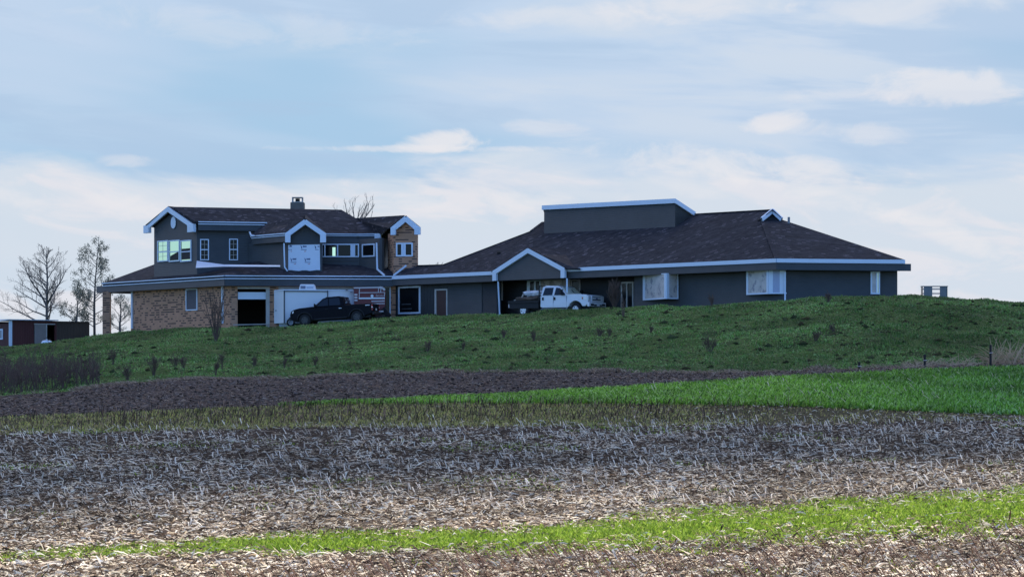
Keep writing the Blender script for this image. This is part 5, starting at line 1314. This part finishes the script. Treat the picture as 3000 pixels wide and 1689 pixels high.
SH = [(1564, 990, 34, 20, 'single upright bare shrub below the white truck'), (1757, 980, 32, 34, 'denser bare shrub of the pair on the slope under the entrance door'), (1785, 978, 26, 14, 'narrow bare shrub close right of the denser one under the entrance door'),
      (1906, 974, 28, 20, 'bare shrub below the left corner bay window'), (2080, 1022, 46, 58, 'widest bare shrub, low on the slope below the hip roof'), (2390, 992, 30, 46, 'spreading bare shrub below the right end of the house'), (2443, 962, 26, 34, 'faint bare shrub up the slope below the right end of the house'),
      (2427, 892, 38, 40, 'reddish twiggy bush against the right wing wall beside the downspout'), (1252, 1022, 34, 30, 'bare shrub low on the slope below the big ground floor window'), (833, 1078, 34, 18, 'thin shrub near the plowed field, below the dark pickup nose'), (924, 1068, 28, 20, 'thin shrub near the plowed field, below the dark pickup tail'),
      (512, 1072, 38, 30, 'left bare shrub of the pair below the garage sapling'), (537, 1079, 36, 26, 'right bare shrub of the pair below the garage sapling'), (450, 1094, 62, 60, 'bushy bare shrub at the foot of the slope below the brick wall'), (375, 1112, 52, 44, 'bare shrub just right of the thicket at the field edge'),
      (333, 1068, 44, 28, 'solitary bare shrub on the slope above the thicket'), (632, 1092, 44, 30, 'tall thin shrub at the field edge below the garage'), (652, 1074, 50, 14, 'whip thin shrub just above the field edge below the garage'), (745, 1068, 34, 12, 'single dark twig standing on the slope below the cargo trailer'),
      (1357, 1022, 26, 16, 'small bare shrub on the slope below the link door'), (1474, 988, 26, 24, 'pale bare shrub below the downspout of the entrance gable'), (1170, 995, 18, 22, 'tiny bare shrub below the link corner'), (1025, 1010, 16, 20, 'tiny dark shrub below the stock trailer'), (2085, 895, 34, 26, 'faint bare bush against the right wing wall between the bay windows')]
for i, (px, y, h, w, lab) in enumerate(SH): shrub('shrub', px, y, h, w, 100 + i, lab, group=GR, n0=4 + int(w / 8), lv=3, minr=.008, rt=.020, spread=.8, rs_=.5)
# thicket at the lower left and low brush next to it
def thicket():
    rnd = random.Random(77); b = MB(); tips = []
    for i in range(360):
        px = rnd.uniform(-60, 292); base = 1152 - max(0, px) * .09 - rnd.random() ** 1.3 * 50
        q = on_ground(px, base); hp = rnd.uniform(35, 82) * (1.0 if px < 285 else .6) * (.7 + .5 * math.sin(px * .045 + 1) ** 2)
        h = hp * q.y / F
        branch(b, rnd, q - Vector((0, 0, .05)), Vector((rnd.uniform(-.4, .4), rnd.uniform(-.3, .3), 1)), h * rnd.uniform(.6, 1.1), .022, 1, 3, tips, .3, .8, (3, 5), 3, .008, .5)
    o = b.build('thicket', mat('thicket_twigs', (.115, .075, .062), .95), None); tag(o, kind='stuff')
    o['label'] = 'dense purple brown thicket of bare stems at the field edge'
thicket()
def drybrush():
    rnd = random.Random(88); b = MB()
    for i in range(150):
        px = rnd.uniform(2900, 3070); X0 = (px - 1500) / F; D = rnd.uniform(123.5, 127); z = g1(X0 * D, D); q = Vector((X0 * D, D, z))
        pts = [q]; d = Vector((rnd.uniform(-1.0, .5), rnd.uniform(-.3, .3), rnd.uniform(.5, 1.1))).normalized(); L = rnd.uniform(.5, 1.25)
        for k in range(5): d = (d + Vector((-.05, 0, -.16))).normalized(); pts.append(pts[-1] + d * L / 5)
        b.tube(pts, [.022, .02, .018, .015, .012, .008], 3, cap=False)
    for i in range(120):
        px = rnd.uniform(2640, 2930); X0 = (px - 1500) / F; D = rnd.uniform(123.0, 126); z = g1(X0 * D, D); q = Vector((X0 * D, D, z)); d = Vector((rnd.uniform(-1, 1), 0, rnd.uniform(.05, .5))).normalized()
        b.tube([q, q + d * .2 + Vector((0, 0, .04)), q + d * .4], [.016, .014, .008], 3, cap=False)
    tag(b.build('dry_brush', mat('dry_stems', (.50, .36, .23), .9, var=.2, vscale=1.5), None), 'tangle of dry tan stems beside the right fence post', kind='stuff')
drybrush()

# ================================================================== GROUND COVER
def scatter(n, Y0, Y1, x0=-60, x1=3060, fY0=None, fY1=None, power=1.0):
    w0 = x1 - x0; x0 = -330 if x0 == -60 else x0; x1 = 3330 if x1 >= 3060 else x1; n = int(n * (x1 - x0) / w0)
    px = rs.uniform(x0, x1, n)
    a = fY0(px) if fY0 else np.full(n, Y0); b_ = fY1(px) if fY1 else np.full(n, Y1)
    t = rs.uniform(0, 1, n) ** power
    Y = a + (b_ - a) * t; X = (px - 1500) / F * Y
    return X, Y, px
def rowcoord(X, Y): # distance across the planting rows, which run up to the right
    return (Y - 0.95 * X)
def strips(X, Y, Z, L, W, yaw, pitch, curl, roll):
    """bent leaf pieces of two quads; returns vertices and faces"""
    n = len(X); c0 = np.stack([X, Y, Z], -1)
    d = np.stack([np.cos(yaw) * np.cos(pitch), np.sin(yaw) * np.cos(pitch), np.sin(pitch)], -1)
    s = np.stack([-np.sin(yaw) * np.cos(roll), np.cos(yaw) * np.cos(roll), np.sin(roll)], -1)
    m = c0 + np.stack([np.zeros(n), np.zeros(n), curl], -1)
    a = c0 - d * (L / 2)[:, None]; b = c0 + d * (L / 2)[:, None]; w = s * (W / 2)[:, None]
    V = np.stack([a - w * .5, a + w * .5, m - w, m + w, b - w * .4, b + w * .4], 1).reshape(-1, 3)
    i = np.arange(n)[:, None] * 6
    Fc = np.concatenate([i + np.array([[0, 2, 3, 1]]), i + np.array([[2, 4, 5, 3]])], 0)
    return V, Fc
def colours(n, pal, jit, k):
    pal = np.array(pal); idx = rs.randint(0, len(pal), n); c = pal[idx] * (1 + rs.uniform(-jit, jit, n))[:, None]; return np.repeat(c, k, 0)
def blades(X, Y, Z, H, W, leanx, leany):
    """grass blades: one bent triangle pair each (4 vertices)"""
    n = len(X); yaw = rs.uniform(0, np.pi, n); s = np.stack([np.cos(yaw), np.sin(yaw), np.zeros(n)], -1) * (W / 2)[:, None]
    p = np.stack([X, Y, Z], -1); m = p + np.stack([leanx * .3, leany * .3, H * .6], -1); t = p + np.stack([leanx, leany, H], -1)
    V = np.stack([p - s, p + s, t, m], 1); V[:, 3] = m + s * 1.0
    V2 = np.stack([p - s, p + s, m + s * .8, t], 1).reshape(-1, 3)
    return V2, np.arange(n)[:, None] * 4 + np.array([[0, 1, 2, 3]])
RES = attr_mat('dry_residue', .75, .33, .2)
GRS = attr_mat('grass_blades', .6, .35, .2)
DIRT = attr_mat('soil_clods', .95, 0, .05)
# --- crop residue over the near field
def green_strip(X, Y):
    """1 inside the young green band of the near field"""
    px = 1500 + X / Y * F
    c_ = np.interp(px, [0, 600, 1500, 2400, 3000], [44.9, 46.8, 47.6, 50.8, 52.7]); w = np.interp(px, [0, 300, 700, 1500, 2400, 3000], [.9, 1.2, 1.8, 2.6, 4.2, 4.7])
    return np.interp(px, [0, 250, 800], [.30, .55, 1]) * np.clip(1.25 - np.abs(Y - c_) / w + .5 * (vnoise(X * 1.3, Y * 1.3, 31) - .5) * 1.6, 0, 1)
n = 300000
X, Y, px = scatter(int(n * 1.1), 36.5, 98.6, power=1.12)
keep = (Y < 93.0 - 1.5 * rs.uniform(0, 1, len(X))) | (rs.uniform(0, 1, len(X)) < np.interp(px, [1500, 2200], [.05, .95])); X, Y, px = X[keep], Y[keep], px[keep]
n = len(X); g_ = green_strip(X, Y)
keep = rs.uniform(0, 1, n) > g_ * .97; X, Y = X[keep], Y[keep]; n = len(X)
wfar = np.clip((Y - 80) / 14, 0, 1) * .45 + .30 * np.clip((Y - 60) / 8, 0, 1); rw = .16 * (1 + np.cos(2 * np.pi * rowcoord(X, Y) / 1.52)) + .25 * (np.abs(((rowcoord(X, Y) / 9.1) % 1) - .5) < .035); keep = rs.uniform(0, 1, n) > wfar + rw; X, Y = X[keep], Y[keep]; n = len(X)  # straw thinned farther out, baring dark soil to deepen the shaded part
Z = ground(X, Y) + rs.uniform(.0, .075, n)
L = rs.gamma(3.2, .040, n).clip(.05, .40); W = rs.uniform(.014, .046, n); yaw = np.where(rs.uniform(0, 1, n) < .7, rs.normal(.12, .38, n), rs.uniform(-1.6, 1.6, n))
pitch = np.where(rs.uniform(0, 1, n) < .12, rs.uniform(-.9, .9, n), rs.normal(0, .12, n)); Z = Z + np.abs(np.sin(pitch)) * L * .45
V, Fc = strips(X, Y, Z, L, W, yaw, pitch, rs.normal(.008, .02, n), rs.normal(.28, .42, n))
C = colours(n, [(.88, .73, .53), (.66, .51, .35), (.96, .85, .66), (.17, .105, .065), (.08, .05, .03), (.05, .032, .02), (.06, .04, .025), (.97, .89, .72), (.045, .03, .019), (.26, .175, .11), (.10, .065, .04)], .2, 6) * np.repeat(np.interp(vnoise(X * .5, Y * .3, 95) + .35 * (vnoise(X * 2.2, Y * 1.6, 96) - .5), [.25, .75], [.68, 1.12]), 6)[:, None]
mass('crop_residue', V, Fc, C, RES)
# --- stalks: brown leaning stubble in the foreground, pale stumps in rows further up
def stalkmass(name, X, Y, H, r, lx, ly, pal, m):
    n = len(X); Z = ground(X, Y); k = 4; a = np.arange(k) * 2 * np.pi / k
    P0 = np.stack([X, Y, Z - .02], -1); P1 = P0 + np.stack([lx, ly, H], -1)
    ring = np.stack([np.cos(a), np.sin(a), np.zeros(k)], -1)
    V = np.concatenate([P0[:, None] + ring[None] * r[:, None, None], P1[:, None] + ring[None] * r[:, None, None] * .8], 1).reshape(-1, 3)
    i = np.arange(n)[:, None] * 8; Fc = np.concatenate([i + np.array([[j, (j + 1) % 4, 4 + (j + 1) % 4, 4 + j]]) for j in range(4)] + [i + np.array([[4, 5, 6, 7]])], 0)
    return mass(name, V, Fc, colours(n, pal, .25, 8), m)
X, Y, px = scatter(9000, 37, 53, 600, 3100)
rc = rowcoord(X, Y); row = np.abs(((rc / .76) % 1) - .5) < .2
okk = row & (Y < np.interp(1500 + X / Y * F, [600, 1200, 2000, 3000], [39.0, 43.4, 45.7, 48.3])); X, Y = X[okk], Y[okk]; n = len(X)
H = rs.uniform(.12, .34, n); stalkmass('brown_stubble', X, Y, H, rs.uniform(.005, .010, n), -H * rs.uniform(.4, 1.2, n), rs.uniform(-.05, .1, n), [(.20, .10, .06), (.30, .17, .11), (.12, .065, .045)], RES)
X, Y, px = scatter(9000, 55, 94, -60, 3060)
rc = rowcoord(X, Y); okk = (np.abs(((rc / 1.52) % 1) - .5) < .12); X, Y = X[okk], Y[okk]; n = len(X)
H = rs.uniform(.08, .26, n); stalkmass('pale_stubble', X, Y, H, rs.uniform(.009, .018, n), -H * rs.uniform(-.1, .9, n), rs.uniform(-.05, .1, n), [(.90, .80, .66), (.70, .58, .45), (.95, .88, .76)], RES)
# --- dark standing stalks along the crest of the field
n = 1700; px = rs.uniform(-40, 2420, n); rowk = rs.randint(0, 5, n); Y = 98.9 - rowk * 1.45 + rs.normal(0, .10, n); X = (px - 1500) / F * Y
dens = np.interp(px, [0, 250, 500, 1700, 2100, 2420], [.2, .5, 1, 1, .55, .2]); okk = rs.uniform(0, 1, n) < dens; X, Y = X[okk], Y[okk]; n = len(X)
H = rs.uniform(.14, .42, n); stalkmass('dark_stubble', X, Y, H, rs.uniform(.009, .016, n), rs.normal(.03, .08, n), rs.normal(0, .05, n), [(.060, .034, .025), (.13, .075, .05), (.045, .028, .02), (.36, .23, .15), (.20, .12, .08)], RES)
# --- weeds between them, yellow green
X, Y, px = scatter(60000, 90.0, 99.6)
d = np.interp(px, [0, 300, 1500, 1900, 2300, 3000], [.4, .75, 1, .5, .12, .03]) * np.clip((Y - 89.5) / 2.5, .1, 1); okk = rs.uniform(0, 1, len(X)) < d * (.35 + vnoise(X * .8, Y * .8, 5)); X, Y = X[okk], Y[okk]; n = len(X); Z = ground(X, Y)
H = rs.uniform(.04, .13, n); V, Fc = blades(X, Y, Z, H, rs.uniform(.02, .05, n), rs.normal(0, .04, n), rs.normal(0, .04, n))
mass('yellow_weeds', V, Fc, colours(n, [(.52, .48, .13), (.62, .53, .17), (.28, .30, .09), (.55, .42, .22), (.14, .12, .05)], .3, 4), GRS)
# --- young green band in the near field and tufts
X, Y, px = scatter(420000, 40, 66); g_ = green_strip(X, Y); okk = rs.uniform(0, 1, len(X)) < g_ ** .6; X, Y = X[okk], Y[okk]
X2, Y2, px2 = scatter(60000, 36.5, 92); pt = vnoise(X2 * .22, Y2 * .22, 41) * vnoise(X2 * 1.1, Y2 * 1.1, 43); okk = (pt > .50) | ((rs.uniform(0, 1, len(X2)) < .8) & ((((px2 - 60) / 150) ** 2 + ((Y2 - 72.5) / 1.6) ** 2 < 1) | ((np.abs(px2 - 2560) < 230) & (np.abs(Y2 - 69.0) < .5) & (pt > .22)))); X = np.concatenate([X, X2[okk]]); Y = np.concatenate([Y, Y2[okk]])
n = len(X); Z = ground(X, Y); H = rs.uniform(.04, .12, n); V, Fc = blades(X, Y, Z, H, rs.uniform(.014, .030, n), rs.normal(0, .04, n), rs.normal(0, .04, n))
mass('green_seedlings', V, Fc, colours(n, [(.26, .39, .03), (.35, .50, .05), (.11, .19, .02), (.48, .58, .10)], .3, 4), GRS)
# --- tall green crop on the right
X, Y, px = scatter(210000, 0, 0, 820, 3080, fY0=lambda p: np.full_like(p, 98.6), fY1=lambda p: kY(9, p))
Xd, Yd = X, Y
span = kY(9, px) - 98.6; keep = rs.uniform(0, 1, len(X)) < np.clip(span / 22 + .12, .12, 1); X, Y, px = X[keep], Y[keep], px[keep]
yl = 98.6 + np.interp(px, [800, 1500, 2100], [.5, .4, 0]); ok2 = Y > yl; X, Y, px = X[ok2], Y[ok2], px[ok2]
n = len(X); Z = ground(X, Y) + rs.uniform(0, .10, n); H = rs.uniform(.06, .20, n) * np.interp(px, [800, 1500, 2400], [.6, .8, 1.1]); V, Fc = blades(X, Y, Z, H, rs.uniform(.03, .065, n), rs.normal(0, .07, n), rs.normal(0, .05, n))
mass('green_crop', V, Fc, colours(n, [(.15, .33, .03), (.22, .43, .04), (.06, .14, .02), (.28, .48, .07), (.42, .56, .20)], .4, 4) * np.repeat(np.interp(vnoise(X * .35, Y * .25, 91), [.2, .8], [.75, 1.2]), 4)[:, None] * np.repeat(np.stack([np.interp(px, [1800, 2300, 2900], [1.12, 1.12, .8]), np.interp(px, [1800, 2300, 2900], [1.05, 1.05, .9]), np.ones(n)], -1), 4, 0), GRS)
X, Y, px = scatter(260, 99, 119, 1900, 3060); okk = Y < kY(9, px); X, Y = X[okk], Y[okk]; n = len(X); H = rs.uniform(.12, .4, n)
stalkmass('fallen_stalks', X, Y, H, rs.uniform(.012, .022, n), -H * rs.uniform(.2, 1.6, n), rs.uniform(-.05, .1, n), [(.60, .52, .36), (.72, .62, .46)], RES)
# --- clods on the plowed soil
def clods(name, X, Y, S, pal, m):
    n = len(X); Z = ground(X, Y); base = np.array([(1, 0, 0), (0, 1, 0), (-1, 0, 0), (0, -1, 0), (0, 0, 1), (0, 0, -1)], float)
    q = base[None] * rs.uniform(.5, 1.3, (n, 6, 3)) * S[:, None, None] + rs.uniform(-.25, .25, (n, 6, 3)) * S[:, None, None]
    q[:, :, 0] *= 1.4; q[:, :, 2] *= .75
    V = (q + np.stack([X, Y, Z + S * .15], -1)[:, None]).reshape(-1, 3); i = np.arange(n)[:, None] * 6
    Fc = np.concatenate([i + np.array([[a, b, 4]]) for a, b in ((0, 1), (1, 2), (2, 3), (3, 0))] + [i + np.array([[b, a, 5]]) for a, b in ((0, 1), (1, 2), (2, 3), (3, 0))], 0)
    return mass(name, V, Fc, colours(n, pal, .3, 6), m, nv=3)
X, Y, px = scatter(38000, 0, 0, fY0=lambda p: kY(9, p) - .3, fY1=lambda p: kY(10, p) - .3)
clods('soil_clods', X, Y, rs.gamma(2.2, .016, len(X)).clip(.012, .075), [(.14, .105, .085), (.10, .075, .060), (.19, .145, .12), (.03, .022, .018)], DIRT)
X, Y, px = scatter(7000, 0, 0, fY0=lambda p: kY(9, p), fY1=lambda p: kY(10, p)); n = len(X)
V, Fc = strips(X, Y, ground(X, Y) + .05, rs.uniform(.08, .25, n), rs.uniform(.02, .04, n), rs.uniform(0, 3, n), rs.normal(0, .3, n), np.zeros(n), rs.uniform(-1, 1, n))
mass('field_straw', V, Fc, colours(n, [(.32, .24, .18), (.42, .33, .25), (.22, .15, .11)], .3, 6), RES)
# --- dry grass fringe between the plowed soil and the hill
X, Y, px = scatter(17000, 0, 0, fY0=lambda p: kY(10, p) - .3, fY1=lambda p: kY(10, p) + .5)
d = np.clip(vnoise(px / 60., px * 0, 61) * 1.6 - .25, .05, 1) * np.interp(px, [0, 180, 300, 700, 1500, 2100, 3000], [.1, .2, 1, 1, .9, .7, .5]); okk = rs.uniform(0, 1, len(X)) < d; X, Y = X[okk], Y[okk]; n = len(X); H = rs.uniform(.04, .20, n) * (.4 + 1.0 * vnoise(X / 1.5, X * 0, 63))
V, Fc = blades(X, Y, ground(X, Y), H, rs.uniform(.02, .04, n), rs.normal(-.05, .12, n), rs.normal(0, .05, n)); mass('dry_grass_fringe', V, Fc, colours(n, [(.34, .25, .17), (.46, .35, .25), (.20, .14, .10)], .3, 4), RES)
# --- pasture grass on the hill
X, Y, px = scatter(330000, 0, 0, fY0=lambda p: kY(10, p) + .2, fY1=lambda p: kY(13, p) + 5)
t = vnoise(X * 1.4, Y * 1.0, 71); t2 = vnoise(X * .25, Y * .25, 73); keep = rs.uniform(0, 1, len(X)) < .25 + .9 * t; X, Y, t, t2 = X[keep], Y[keep], t[keep], t2[keep]
n = len(X); H = rs.uniform(.02, .07, n) + .10 * (t > .72) * rs.uniform(0, 1, n); V, Fc = blades(X, Y, ground(X, Y), H, rs.uniform(.04, .09, n), rs.normal(0, .05, n), rs.normal(0, .05, n))
C = colours(n, [(.115, .235, .055), (.16, .30, .07), (.065, .135, .038), (.25, .37, .14), (.115, .235, .055), (.22, .23, .11)], .3, 4) * np.repeat(np.interp(t2 + .4 * (vnoise(X / 6.0, Y / 1.6, 79) - .5), [.1, .9], [.62, 1.42]), 4)[:, None]
mass('pasture_grass', V, Fc, C, GRS)
X, Y, px = scatter(2200, 0, 0, fY0=lambda p: kY(10, p) + 1, fY1=lambda p: kY(13, p) - 1)
clods('pasture_clumps', X, Y, rs.gamma(2.0, .035, len(X)).clip(.04, .20), [(.05, .045, .022), (.035, .042, .018), (.06, .07, .03)], DIRT)
